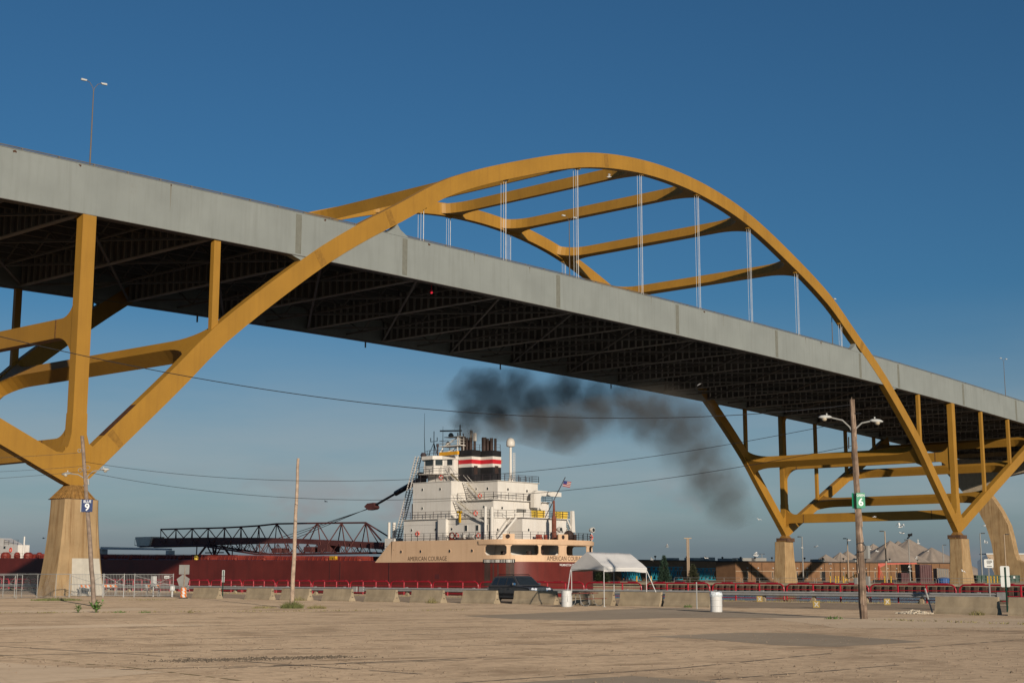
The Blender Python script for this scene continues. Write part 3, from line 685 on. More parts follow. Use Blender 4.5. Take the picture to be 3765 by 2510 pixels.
b = MB(); shell(b, 22.4, 27.4, 3.34, 3.86, .10, .08); grt = b.build('scupper_grating', BLK, hull)
b = MB()
for i in range(20):
    if i % 7 in (2, 3): shell(b, 22.5+i*.24, 22.5+i*.24+.19, 3.40, 3.80, .13, .02, 0, .2)
    else: shell(b, 22.55+i*.24, 22.55+i*.24+.08, 3.40, 3.80, .13, .02, 0, .2)
b.build('grating_bar', WHT, grt)

# cream upper hull with deck openings
OPEN = [(22.6, 26.2), (26.75, 31.1), (31.5, 35.3), (37.0, 42.3), (43.1, 46.3), (47.6, 51.5)]
b = MB()
vf0, vf1 = 50.6, 47.0
b.hexa([(UC-HB,47.0,3.502),(UC-HB,50.5,3.502),(UC-HB+.14,50.5,3.502),(UC-HB+.14,47.0,3.502)], [(UC-HB,46.8,6.66),(UC-HB,46.98,6.66),(UC-HB+.14,46.98,6.66),(UC-HB+.14,46.8,6.66)])
b.hexa([(UC+HB-.14,47.0,3.502),(UC+HB-.14,50.5,3.502),(UC+HB,50.5,3.502),(UC+HB,47.0,3.502)], [(UC+HB-.14,46.8,6.66),(UC+HB-.14,46.98,6.66),(UC+HB,46.98,6.66),(UC+HB,46.8,6.66)])
shell(b, 3.6, PS[-1]-3.6, 3.502, 4.44); shell(b, 3.6, 22.55, 4.44, 5.86)
prev = 22.6
for i, (s0, s1) in enumerate(OPEN):
    if s0 > prev+.01: shell(b, prev, s0, 4.44, 5.86, 0, .14, 0, .3)
    # rounded corners
    for sc, sg in ((s0, 1), (s1, -1)):
        for z, zs in ((4.44, 1), (5.86, -1)):
            x, y = at_s(sc); x2, y2 = at_s(sc+sg*.26); nn = nrm_s(sc)
            b.add([(x,y,z),(x2,y2,z),(x,y,z+zs*.26),(x-nn.x*.14,y-nn.y*.14,z),(x2-nn.x*.14,y2-nn.y*.14,z),(x-nn.x*.14,y-nn.y*.14,z+zs*.26)], [(0,1,2),(5,4,3),(1,4,5,2)])
    prev = s1
shell(b, prev, PS[-1]-3.6, 4.44, 5.86); shell(b, 3.6, PS[-1]-3.6, 5.86, 6.66)
upper = b.build('upper_hull', CRM, ship)
b = MB(); shell(b, 21.5, PS[-1]-21, 5.95, 6.50, .16, .15, .06); b.build('rubbing_belt', CRM, upper)
b = MB(); b.add([(x, y, 6.63) for x, y in [at_s(s) for s in [3.6+(PS[-1]-7.2)*i/90 for i in range(91)]]], [tuple(range(91))]); md = b.build('main_deck', mat('worn_deck_paint', (.16,.06,.05), .8), ship)
b = MB(); b.add([(UC+(x-UC)*.985, VS+(y-VS)*.985, 4.0) for x, y in STERN] , [tuple(range(121))]); b.build('aft_deck', mat('dull_deck_paint', (.22,.17,.14), .8), ship)
b = MB(); b.box(UC-HB+.9, UC+HB-.9, 29.5, 46.5, 3.6, 6.62); b.box(UC-6.5, UC-1.2, 26.4, 29.49, 4.0, 6.62); b.box(UC+.8, UC+3.2, 25.2, 29.49, 4.0, 6.62); b.build('lower_house', WHT, ship)
b = MB()
for x, y, r, h_ in ((UC-4.6, 24.6, .6, 1.0), (UC-2.6, 24.2, .8, 1.2), (UC+1.8, 23.6, .5, .9), (UC-7.6, 27.0, .5, 1.0)):
    b.lathe([(r,0),(r,h_*.5),(r*.6,h_*.6),(r*.7,h_),(r*.3,h_*1.05)], (x, y, 4.0), 10)
b.build('mooring_winch', PIPE, ship)
for s0, w, h0 in ((25.6, 1.75, .75), (35.2, 2.2, .80)):
    b = MB(); shell(b, s0, s0+w, 6.66, 6.66+h0, 0, .16); f = b.build('fairlead_plate', CRM, upper)
    x, y = at_s(s0+w*.45); nn = nrm_s(s0+w*.45); b = MB(); b.torus((x+nn.x*.05, y+nn.y*.05, 7.05), nn, .24, .07); b.disc((x+nn.x*.01, y+nn.y*.01, 7.05), nn, .2, .04); b.build('chock', PIPE, f)
# portholes
def porthole(p, nrm, parent, r=.20, lid=False):
    b = MB(); p = Vector(p); nrm = Vector(nrm); b.torus(p+nrm*.015, nrm, r+.03, .035, 14, 5); o = b.build('porthole', WHT if not lid else CRM, parent)
    b = MB(); b.disc(p+nrm*.012, nrm, r, .02); b.build('pane', GLS, o); return o
for v in (44.9, 40.8, 34.9, 30.5): porthole((UC-HB, v, 5.07), (-1,0,0), upper, .22, True)
# name lettering
fnp = lambda x, y: (UC-HB-.012, 39.45-x, 3.98+y+.0)
text_obj('name_lettering', 'AMERICAN COURAGE', .92, fnp, LETB, upper, .88)
SCN = 37.05
def fns(x, y): 
    px, py = at_s(SCN+x); nn = nrm_s(SCN+x); return (px+nn.x*.016, py+nn.y*.016, 3.96+y)
text_obj('name_lettering', 'AMERICAN COURAGE', .92, fns, LETB, upper, .96)
def fnw(x, y):
    px, py = at_s(SCN+x+.1); nn = nrm_s(SCN+x+.1); return (px+nn.x*.016, py+nn.y*.016, 3.06+y)
text_obj('port_lettering', 'WILMINGTON DEL', .46, fnw, LETW, hull, .9, .002)

# deckhouse tiers
def tier(name, boxes, z0, z1, parent=ship):
    b = MB()
    for u0, u1, v0, v1 in boxes: b.box(u0, u1, v0, v1, z0, z1)
    return b.build(name, WHT, parent)
tA = tier('deckhouse_tier', [(85.5,103,28.5,46.0),(89.2,99.4,25.5,28.499)], 6.632, 9.82)
b = MB(); b.box(84.95,85.498,36.7,38.3,6.64,9.78); b.build('wall_pilaster', WHT, tA)
tB = tier('deckhouse_tier', [(86.0,102.5,36.7,44.6),(87.7,100.5,29.75,36.699)], 9.9, 12.5)
tC = tier('deckhouse_tier', [(86.0,102.5,36.701,44.6),(89.6,98.9,30.6,36.70)], 12.58, 15.38)
for tt, boxes, z in ((tA, [(85.2,103.2,28.3,46.1),(88.9,99.7,25.0,28.299)], 9.821), (tB, [(87.2,101.0,29.3,36.68)], 12.501), (tC, [(85.9,102.6,36.6,44.7),(89.4,99.1,30.4,36.599)], 15.381)):
    b = MB()
    for q in boxes: b.box(*q, z, z+.078)
    b.build('deck_edge', WHT, tt)
b = MB()       # weld seams on the walls
for z in (12.52,): b.box(85.985,86.0,36.72,44.58,z,z+.05)
b.box(85.485,85.5,28.6,45.9,9.0,9.04); b.build('wall_seam', mat('grey_seam', (.35,.33,.31), .7), tC)
for u, v, z, nx, ny, par in ((86,42.6,14.35,-1,0,tC),(86,38.9,14.3,-1,0,tC),(86,42.6,11.55,-1,0,tB),(89.6,34.9,14.3,-1,0,tC),(89.6,32.6,14.3,-1,0,tC),(87.7,35.2,11.5,-1,0,tB),(87.7,31.6,11.5,-1,0,tB),
    (91.9,30.6,14.2,0,-1,tC),(96.3,30.6,14.15,0,-1,tC),(89.6,29.75,11.35,0,-1,tB),(98.4,29.75,11.3,0,-1,tB),(85.5,44.3,8.3,-1,0,tA),(85.5,39.3,8.3,-1,0,tA),(85.5,36.0,8.3,-1,0,tA),(87.2,28.5,8.1,0,-1,tA),(98.4,25.5,8.1,0,-1,tA),(90.6,25.5,8.1,0,-1,tA)):
    porthole((u, v, z), (nx, ny, 0), par)
for v in (33.1, 30.9, 29.1):
    b = MB(); b.box(85.44,85.5,v-.32,v+.32,7.9,8.85); o = b.build('window', WHT, tA); b = MB(); b.box(85.42,85.438,v-.24,v+.24,7.98,8.77); b.build('pane', GLS, o)
b = MB(); b.box(92.6,95.1,29.68,29.74,11.0,12.2); o = b.build('vent_hood', WHT, tB); b = MB(); b.box(92.8,94.9,29.6,29.675,10.9,11.35)
for i in range(5): b.box(92.8,94.9,29.55,29.6,10.92+i*.09,10.96+i*.09)
b.build('vent_grille', SGRY, o)
# bridge deck: wheelhouse
b = MB(); b.box(88.6,100,40.0,44.0,15.46,16.72); b.build('wheelhouse_base', WHT, ship)
wh = [(87.2,41.4),(88.2,40.4),(88.8,38.75),(99.7,38.75),(100.3,40.4),(101.3,41.4),(101.3,43.6),(99.6,45.0),(88.9,45.0),(87.2,43.6)]
b = MB(); b.prism(wh, lambda a, c, z: (a, c, z), 16.8, 18.0); b.prism([(UC+(x-UC)*1.04, 41+(y-41)*1.05) for x, y in wh], lambda a, c, z: (a, c, z), 18.95, 19.5)
b.prism([(UC+(x-UC)*.985, 41+(y-41)*.985) for x, y in wh], lambda a, c, z: (a, c, z), 15.46 if False else 18.0, 18.95)
whs = b.build('wheelhouse', WHT, ship)
b = MB(); b.box(88.9,99.6,38.74,39.98,15.46,16.72); b.build('chart_house', WHT, ship)
b = MB(); b.prism([(UC+(x-UC)*1.10, 41+(y-41)*1.12) for x, y in wh[:2]+wh[4:]], lambda a, c, z: (a, c, z), 16.722, 16.796); b.build('bridge_wing_deck', WHT, whs)
def winq(p, q, z0, z1, par):
    p = Vector(p); q = Vector(q); d = (q-p).normalized(); n_ = Vector((d.y, -d.x, 0)); b = MB()
    o_ = n_*.02; b.hexa([p+o_+Vector((0,0,z0)), q+o_+Vector((0,0,z0)), q-o_+Vector((0,0,z0)), p-o_+Vector((0,0,z0))], [p+o_+Vector((0,0,z1)), q+o_+Vector((0,0,z1)), q-o_+Vector((0,0,z1)), p-o_+Vector((0,0,z1))]); b.build('window', GLS, par)
sc_ = lambda x, y: (UC+(x-UC)*.985, 41+(y-41)*.985, 0)
def lerp2(p, q, t): return (p[0]+(q[0]-p[0])*t, p[1]+(q[1]-p[1])*t)
for i, j, a_, c_ in ((8,9,.1,.9),(9,0,.12,.88),(0,1,.1,.9),(1,2,.35,.85),(7,8,.05,.3),(7,8,.38,.62),(7,8,.7,.95),(4,5,.1,.9),(5,6,.1,.9)):
    winq(sc_(*lerp2(wh[i], wh[j], a_)), sc_(*lerp2(wh[i], wh[j], c_)), 18.05, 18.9, whs)
b = MB(); b.box(87.9,88.3,37.2,41.0,19.52,20.05); b.build('dodger_strip', mat('orange_yellow_cloth', (.62,.30,.02), .7), whs)
# funnels with bands
for (u0, u1, v0, v1), zt in (((89.7,91.7,35.9,38.6), 20.3), ((91.75,93.7,33.5,36.2), 20.2)):
    b = MB(); b.box(u0,u1,v0,v1,15.46,17.7); fu = b.build('funnel', BLK, ship)
    for m_, z0, z1, e in ((WHT,17.7,18.2,.004),(STRR,18.2,18.85,.006),(WHT,18.85,19.3,.004),(BLK,19.3,zt,0)):
        b = MB(); b.box(u0-e,u1+e,v0-e,v1+e,z0,z1); b.build('funnel_band', m_, fu)
    b = MB(); b.box(u0+.5,u0+1.3,v0-.03,v0,16.6,17.9); b.build('funnel_door', PIPE, fu)
    b = MB()
    for i, (du, dv, r, h_) in enumerate(((.5,2.2,.38,2.1),(.6,1.55,.22,1.9),(.9,1.05,.27,1.95),(1.3,.6,.2,1.9),(1.4,1.9,.16,1.7))): b.lathe([(r,0),(r*1.02,h_),(r*.8,h_),(r*.8,h_-.2)], (u0+du, v0+dv, zt), 10)
    b.build('exhaust_pipe', PIPE, fu)
# satellite dome
b = MB(); b.tube([(93,31,15.46),(93,31,20.6)], [.22,.17], 10); b.lathe([(.45,0),(.2,.6)], (93,31,15.46), 8); dm = b.build('dome_mast', WHT, ship)
b = MB(); b.lathe([(.25,0),(.60,.10),(.66,.26),(.66,.72),(.57,1.06),(.36,1.30),(.10,1.38)], (93,31,20.6), 18); b.build('radome', WHT, dm, True)
b = MB()
for du in (.35, .75): b.tube([(93+du,30.8,15.46),(93+du,30.8,19.8)], .04, 5)
for i in range(16): b.tube([(93.35,30.8,15.8+i*.26),(93.75,30.8,15.8+i*.26)], .025, 4)
b.build('ladder', WHT, dm)
# radar mast
b = MB()
for p, q in (((88.8,42.0,19.5),(89.4,41.5,21.0)),((91.4,42.0,19.5),(90.8,41.5,21.0)),((89.2,38.4,19.5),(89.5,38.6,23.0)),((91,38.4,19.5),(90.7,38.6,23.0)),((88.8,42,19.5),(90,38.6,21)),((89.4,41.5,21),(90.1,38.7,22.6))): b.beam(p, q, .14)
b.box(89.0,91.2,37.6,42.0,20.98,21.1); b.box(89.4,90.8,38.2,41.4,22.42,22.5); b.tube([(90.1,38.7,21),(90.1,38.7,24.3)], [.2,.09], 8)
rm = b.build('radar_mast', WHT, ship)
b = MB(); b.beam((90.1,38.4,23.35),(90.1,42.9,23.6),.18,.22); b.lathe([(.35,0),(.45,.3),(.2,.65)], (90.1,40.6,22.5), 10); b.lathe([(.4,0),(.35,.5),(.1,.8)], (90.1,41.2,21.1), 8); b.build('radar_scanner', SGRY, rm)
b = MB()
for du in (-.25, .25): b.tube([(89.9,38.0+du,19.5),(89.9,38.0+du,22.3)], .04, 5)
for i in range(11): b.tube([(89.9,37.75,19.6+i*.25),(89.9,38.25,19.6+i*.25)], .03, 4)
for z in (21.5, 21.9): b.tube([(89.0,42,z),(89.0,37.6,z),(91.2,37.6,z),(91.2,42,z)], .035, 4, closed=True)
b.build('ladder', WHT, rm)
b = MB(); b.lathe([(.25,0),(.22,.5)], (91.0,37.2,22.9), 8); b.tube([(91.0,37.2,20.2),(91.0,37.2,22.9)], .2, 8); b.box(90.6,91.0,36.1,36.5,21.7,22.9); b.build('searchlight_mast', WHT, rm)
b = MB(); b.tube([(90,46.0,19.4),(90,46.2,23),(90,46.2,26.6)], [.07,.04,.02], 5); b.build('whip_antenna', RAIL, ship)
b = MB(); b.tube([(90.5,44.6,19.5),(90.5,44.6,23.7)], .06, 5)
for dx, dy in ((1,0),(-.5,.9),(-.5,-.9)): b.beam((90.5+dx,44.6+dy,19.5),(90.5,44.6,21.9),.07)
b.beam((90.5,43.9,22.1),(90.5,45.3,22.1),.07); b.beam((90.5,43.9,22.1),(90.5,43.9,22.7),.08); b.beam((90.5,45.3,22.1),(90.5,45.3,22.7),.08); b.build('tripod_mast', RAIL, ship)
b = MB(); b.tube([(90.2,42.4,19.5),(90.2,42.4,22.2),(90.2,42.4,24.3)], [.06,.05,.02], 5); b.lathe([(.3,0),(.5,.3),(.3,.7)], (88.2,44.6,19.5), 8); b.lathe([(.12,0),(.12,1.4),(.22,1.5),(.2,1.9)], (88.2,41.6,19.5), 8); b.build('whip_antenna', RAIL, ship)
# railings
def railing(pts, parent=ship, h_=1.05, rails=3, step=1.6, m_=None, closed=False):
    b = MB(); pts = [Vector(p) for p in pts]
    for a, c in zip(pts, pts[1:]):
        L_ = (c-a).length; n_ = max(1, round(L_/step))
        for i in range(n_+1): p = a+(c-a)*i/n_; b.beam(p, p+Vector((0,0,h_)), .055)
        for r in range(rails): z = h_*(r+1)/rails; b.beam(a+Vector((0,0,z)), c+Vector((0,0,z)), .045)
    return b.build('railing', m_ or RAIL, parent)
ss = [3.8+i*1.3 for i in range(int((PS[-1]-7.6)/1.3)+1)]
railing([(at_s(s)[0]-nrm_s(s).x*.15, at_s(s)[1]-nrm_s(s).y*.15, 6.66) for s in ss if not (25.4 < s < 27.5 or 35 < s < 37.6)], step=1.9)
railing([(85.3,46,9.9),(85.3,28.4,9.9),(89,28.4,9.9),(89,25.1,9.9),(99.6,25.1,9.9),(99.6,28.4,9.9),(103.1,28.4,9.9)])
railing([(87.3,36.6,12.58),(87.3,29.4,12.58),(100.9,29.4,12.58),(100.9,36.6,12.58)])
railing([(93.8,32.9,15.46),(98.9,32.9,15.46)]); railing([(89.5,36.5,15.46),(89.5,30.5,15.46),(99,30.5,15.46),(99,36,15.46)], h_=1.0)
railing([(86.0,44.6,15.46),(86.0,36.7,15.46),(89.6,36.7,15.46)]); railing([(86.9,44.2,16.8),(86.5,41.0,16.8),(88.3,39.2,16.8)])
railing([(88.9,45,19.5),(87.4,42.5,19.5),(88.9,38.9,19.5),(89.7,38.5,20.3),(93.6,33.6,20.3)], h_=.9, rails=2)
# stairs
def stairs(p, q, w, parent=ship):
    p = Vector(p); q = Vector(q); d = (q-p); side = Vector((-d.y, d.x, 0)); side = side.normalized()*w/2 if side.length > .01 else Vector((w/2,0,0)); b = MB()
    for s in (-1, 1): b.beam(p+side*s, q+side*s, .08, .22); b.beam(p+side*s+Vector((0,0,.95)), q+side*s+Vector((0,0,.95)), .05)
    st = b.build('stair', WHT, parent); b = MB(); n_ = 12
    for i in range(1, n_): c = p+d*i/n_; t_ = d.copy(); t_.z = 0; t_ = t_.normalized()*.11; b.hexa([c-side-t_, c+side-t_, c+side+t_, c-side+t_], [c-side-t_+Vector((0,0,.04)), c+side-t_+Vector((0,0,.04)), c+side+t_+Vector((0,0,.04)), c-side+t_+Vector((0,0,.04))])
    b.build('tread', mat('yellow_black_tread', (.22,.17,.05), .7, var=.4, scale=6), st)
stairs((88.6,36.2,15.4), (88.6,33.0,12.6), .8); stairs((86.6,36.2,12.5), (86.6,32.2,9.9), .8); stairs((86.4,27.6,6.66), (88.0,25.6,9.8), .8); stairs((88.1,39.0,16.8), (88.1,37.2,15.46), .7); stairs((102.6,26.5,6.66),(100.4,26.5,9.85),.8)
b = MB(); b.box(86.0,89.58,36.62,36.698,13.4,15.38); b.build('stair_screen', WHT, tC)
# lifebuoys
for p, nrm in (((85.42,43.0,7.75),(-1,0,0)),((84.2,33.8,7.3),(-1,0,0)),((84.25,29.6,7.25),(-1,0,0)),((87.2,32.0,13.1),(-1,0,0)),((86.9,39.6,16.1),(-1,-.3,0)),((101.8,22.6,7.2),(0,-1,0)),((85.2,31.0,10.5),(-1,0,0))):
    b = MB(); b.torus(p, nrm, .31, .09, 16, 6); o = b.build('lifebuoy', mat('lifebuoy_orange_red', (.55,.055,.03), .5), ship)
    b = MB(); q = Vector(nrm).normalized(); r0 = Vector((0,0,1)); sd = q.cross(r0)
    for a in range(4): c = Vector(p)+(r0*math.cos(a*math.pi/2+.8)+sd*math.sin(a*math.pi/2+.8))*.31; b.beam(c-q*.1, c+q*.1, .12)
    b.build('buoy_band', WHT, o)
# life-raft canisters and deck gear along the port rail
for v in (33.0, 31.2):
    b = MB(); b.tube([(84.6,v-.6,7.15),(84.6,v-.5,7.15),(84.6,v+.5,7.15),(84.6,v+.6,7.15)], [.25,.36,.36,.25], 10); b.build('life_raft', WHT, ship)
b = MB(); b.torus((84.5,35.0,7.3), (-1,0,0), .45, .1); b.box(84.3,84.7,34.6,35.4,6.66,6.9); b.build('hose_reel', REDD, ship)
b = MB(); b.tube([(85.0,28.9,6.66),(85.0,28.9,11.4)], .2, 8); b.tube([(85.4,28.0,6.66),(85.4,28.0,11.3)], .26, 8); b.beam((85,29,9.2),(85.0,33.6,10.9),.2); b.beam((85.0,33.6,10.9),(85.0,34.6,10.9),.18); dv = b.build('boat_davit', WHT, ship)
b = MB(); b.beam((85.0,33.9,10.9),(85.0,33.9,9.2),.22,.3); b.beam((85.0,33.4,10.75),(85.0,34.4,10.75),.3); b.build('davit_hook', YBOL, dv)
b = MB(); b.hexa([(101.2,25.8,8.0),(102,25.8,8.0),(102,26.3,8.0),(101.2,26.3,8.0)], [(101.3,25.8,11.2),(101.8,25.8,11.2),(101.8,26.2,11.2),(101.3,26.2,11.2)]); b.build('boat_davit', WHT, ship)
b = MB(); b.box(95.6,97.2,28.6,29.3,11.6,13.5); b.prism([(95.6,13.5),(95.9,14.0),(96.6,14.2),(102.2,14.1),(102.2,13.45),(97.4,13.4),(97.2,13.0)], lambda a, z, c: (a, c, z), 28.62, 29.28); b.build('stores_crane', WHT, ship)
for u in (93.2, 98.6):
    b = MB(); b.hexa([(u-.75,25.25,9.95),(u+.75,25.25,9.95),(u+.75,26.5,9.95),(u-.75,26.5,9.95)], [(u-.85,25.2,11.0),(u+.85,25.2,11.0),(u+.85,26.5,11.0),(u-.85,26.5,11.0)])
    for i in range(3): b.box(u-.85,u+.85,25.15,25.19,10.1+i*.3,10.15+i*.3)
    b.build('covered_bin', YLW, ship)
b = MB(); b.tube([(93.9,23.4,6.65),(93.9,23.4,9.8),(93.9,23.4,10.2),(93.9,23.4,12.4)], [.34,.34,.2,.13], 10); b.build('rusty_stack', mat('rusty_red_pipe', (.16,.05,.03), .8, var=.4, scale=2), ship)
b = MB(); b.lathe([(.5,0),(.75,.5),(.8,.9),(.55,1.3),(.3,1.45)], (97.6,23.6,6.66), 10); b.lathe([(.5,0),(.55,.7),(.3,.9)], (96.0,23.9,6.66), 8); b.box(98.6,99.2,23.4,24,6.66,7.6); b.build('deck_winch', PIPE, ship)
b = MB()
for u in (91.2, 91.8, 93.0, 95.2): b.lathe([(.28,0),(.28,.75)], (u,24.3,6.66), 8)
b.build('deck_drum', mat('dull_red_drum', (.25,.05,.03), .6), ship)
for p, s in (((94.6,23.0,8.2), 1), ((102.3,22.9,8.3), 1)):
    b = MB(); q = Vector(p); b.tube([q+Vector((0,-.35,0)), q+Vector((0,0,0)), q+Vector((0,.35,0))], [.38,.40,.25], 12); sl = b.build('searchlight', WHT, ship)
    b = MB(); b.disc(q+Vector((0,-.36,0)), (0,-1,0), .3, .03); b.build('lens', GLS, sl); b = MB(); b.tube([q-Vector((0,0,.4)), (q.x, q.y, 6.6)], .07, 6); b.build('stand', WHT, sl)
# ensign staff and flag
b = MB(); b.tube([(94.0,25.2,9.9),(96.0,22.9,15.9)], .07, 6); fs_ = b.build('flag_staff', RAIL, ship)
st = Vector((95.85,23.05,15.4)); dx = Vector((.80,-.55,0)); b = MB(); b.cur = 0
for j in range(7):
    for i in range(6):
        def P_(a, c): w = .10*math.sin(a*3.2+1)*a; return st + dx*(a*1.15) + Vector((.05,.3,0))*w*2 + Vector((-.26*c*.55, .30*c*.55, -c*.82 - .2*a))
        a0, a1, c0, c1 = i/6, (i+1)/6, j/7, (j+1)/7
        b.cur = 2 if (i < 2.4 and j < 4) else (0 if j % 2 == 0 else 1)
        b.add([P_(a0,c0),P_(a1,c0),P_(a1,c1),P_(a0,c1)], [(0,1,2,3)])
b.build('flag', [FLR, FLW, FLB], fs_)

# unloading boom over the hatches
boom = MB()
top = [(63.3,10.1),(69.2,10.2),(75.2,10.3),(85.9,10.43),(90.7,10.2),(95.7,10.1),(100.4,10.05),(105.2,10.06),(110,10.1),(115,10.12),(119.8,10.14)]
boom.tube([(94, v, z) for v, z in top], .16, 6)
zl = lambda v: 5.15 if v < 88.8 else min(6.9, 5.15+(v-88.8)*.105)
for du in (-1.6, 1.6):
    boom.tube([(94+du, v, zl(v)) for v in (59,66,73,80,88.8,97,105,112,119,124)], .17, 6)
    vv = [60.5, 66.2, 72.2, 80.5, 88.3, 93.2, 98.0, 102.8, 107.6, 112.5, 117.4]
    for i, (v, z) in enumerate(top):
        if i < len(vv): boom.beam((94, v, z), (94+du, vv[i], zl(vv[i])), .15)
        if i+1 < len(vv): boom.beam((94, v, z), (94+du, vv[i+1], zl(vv[i+1])), .15)
    boom.beam((94, 63.3, 10.1), (94+du, 58.0, 7.1), .2)
    for i in range(24):
        v = 62+i*2.6; boom.beam((94+du, v, zl(v)), (94+du*.7, v+1.3, 6.9), .08); boom.beam((94+du*.7, v+1.3, 6.9), (94+du, v+2.6, zl(v+2.6)), .08)
for v in (60,66,73,80,88,96,104,112): boom.beam((92.4,v,zl(v)),(95.6,v,zl(v)),.14)
bo = boom.build('unloading_boom', BOOM, ship)
b = MB(); cv = [(57.2,5.6,6.8),(64,6.05,7.0),(72,6.55,7.4),(80,6.95,7.75),(88,7.05,8.05),(105,6.95,8.35),(124.5,6.95,8.5)]; vs = []; fs = []
for v, z0, z1 in cv: vs += [(93.0,v,z0),(95.0,v,z0),(95.0,v,z1),(93.0,v,z1)]
for i in range(len(cv)-1):
    a = i*4; c = a+4
    for j in range(4): fs.append((a+j, c+j, c+(j+1) % 4, a+(j+1) % 4))
fs += [(0,1,2,3), tuple((len(cv)-1)*4+j for j in (3,2,1,0))]; b.add(vs, fs); b.build('conveyor_housing', BOOM, bo)
b = MB(); b.hexa([(92.6,121.5,6.9),(95.4,121.5,6.9),(95.4,125.2,6.9),(92.6,125.2,6.9)], [(92.5,120.6,8.75),(95.5,120.6,8.75),(95.5,125.9,8.75),(92.5,125.9,8.75)]); b.build('boom_head', mat('grey_boom_hood', (.55,.52,.47), .7, streak=.3), bo)
b = MB(); b.tube([(93,126,7.2),(93,126.6,7.2),(95,126.6,7.2),(95,126,7.2)], .05, 4); b.tube([(93,126.6,7.2),(93,126.6,8.4),(95,126.6,8.4),(95,126.6,7.2)], .05, 4); b.build('head_platform', RAIL, bo)
for q in ((71,73.5,6.6),(75,77,6.3),(84,85.4,6.2)):
    b = MB(); b.box(92.6,95.4,q[0],q[1],5.4,q[2]); b.build('boom_winch', BOOM, bo)
b = MB()
for v in (100.5, 105.8):
    for du in (-2, 2): b.beam((94+du, v, 4.5), (94+du*.6, v+(1.6 if v < 103 else -1.6), 6.7), .3); b.beam((94+du, v, 4.5), (94+du*.6, v-(1.0 if v < 103 else -1.0), 6.7), .2)
    b.box(91.4,96.6,v-.8,v+.8,4.3,5.2)
b.beam((94,100.5,5.6),(94,105.8,5.6),.2); b.build('boom_trestle', BOOM, ship)
# boom hoist: cylinder, pulley block and cables
b = MB(); A = Vector((91.0,45.3,17.4)); Bk = Vector((94,61.4,12.8)); b.tube([A, A+(Bk-A)*.12, A+(Bk-A)*.62], .42, 10); b.tube([A+(Bk-A)*.62, Bk], .2, 8); bh = b.build('hoist_cylinder', BLK, ship)
b = MB(); b.prism([(60.6,12.5),(61.2,13.3),(62.6,13.2),(63.3,12.7),(62.3,12.1),(61,12.2)], lambda a, z, c: (c, a, z), 93.5, 94.5); b.build('pulley_block', BOOM, bh)
b = MB()
for v, z, du in ((80,7.9,-.4),(83.5,7.8,0),(86.5,7.8,.4)): b.tube([(94+du*.6,62.2,12.5),(94+du,v,z)], .05, 4)
b.build('hoist_cable', WIRE, bh)
b = MB(); b.box(88.0,89.4,45.05,45.6,15.6,17.2); b.build('hoist_frame', BLK, ship); b = MB(); b.box(87.4,88.6,44.65,46.2,9.9,12.4); b.build('hoist_frame', BLK, ship)
# white lattice leg in front of the deckhouse
b = MB(); 
for du in (-.32, .32): 
    b.beam((88,50.2+du,7.1),(88,45.8+du,19.7),.11); b.beam((88.7,50.2+du,7.1),(88.7,45.8+du,19.7),.11)
lt = b.build('lattice_leg', WHT, ship); b = MB()
for i in range(34):
    f = i/34; v = 50.2-4.4*f; z = 7.1+12.6*f; b.beam((88,v-.32,z),(88,v+.32,z+.18),.07); b.beam((88.7,v-.32,z+.18),(88.7,v+.32,z),.07)
b.build('rung', BOOM, lt)
b = MB(); b.tube([(87.5,51.2,6.66-2.6),(87.5,51.2,9.7)], .22, 8); b.tube([(88.4,51.0,4.1),(88.4,51.0,9.7)], .28, 8); b.box(87,89,49.6,51.6,4.0,7.2); b.build('boom_seat', WHT, ship)
# hatches, deck piping and stanchions
for i in range(13):
    v = 57+i*7.6; z = ztop(v); b = MB(); b.hexa([(86.2,v,z),(102.3,v,z),(102.3,v+5.4,z),(86.2,v+5.4,z)], [(86.5,v+.3,z+.95),(102,v+.3,z+.95),(102,v+5.1,z+.95),(86.5,v+5.1,z+.95)]); h_ = b.build('hatch', REDD, ship)
    b = MB()
    for k_ in range(5): b.hexa([(85.9,v+.5+k_*1.1,z),(86.2,v+.5+k_*1.1,z),(86.2,v+.62+k_*1.1,z),(85.9,v+.62+k_*1.1,z)], [(86.3,v+.5+k_*1.1,z+.85),(86.4,v+.5+k_*1.1,z+.85),(86.4,v+.62+k_*1.1,z+.85),(86.3,v+.62+k_*1.1,z+.85)])
    b.build('hatch_clamp', REDD, h_)
b = MB(); b.lathe([(.35,0),(.42,.3),(.42,.6),(.2,.8)], (84.9,55,ztop(55)), 8)
for v in (62.6,70,78,85.5,93,101,108,116,124,131,139,147,155): b.lathe([(.30,0),(.38,.3),(.38,.65),(.2,.8)], (84.9,v,ztop(v)), 8)
b.build('deck_ventilator', REDD, ship)
b = MB()
v = 52.
while v < 186: b.beam((84.05,v,ztop(v)),(84.05,v,ztop(v)+1.0),.06); v += 2.6
for z_ in (.5, 1.0): b.beam((84.05,52,ztop(52)+z_),(84.05,186,ztop(186)+z_),.05)
b.build('railing', REDD, ship)
b = MB(); b.box(84.6,85.3,60.5,61.6,4.0,4.55); b.build('deck_box', YBOL, ship)
b = MB(); b.lathe([(.35,0),(.4,.6),(.2,.9)], (85,96.5,ztop(96)+.02), 8); b.build('deck_box', YLW, ship)
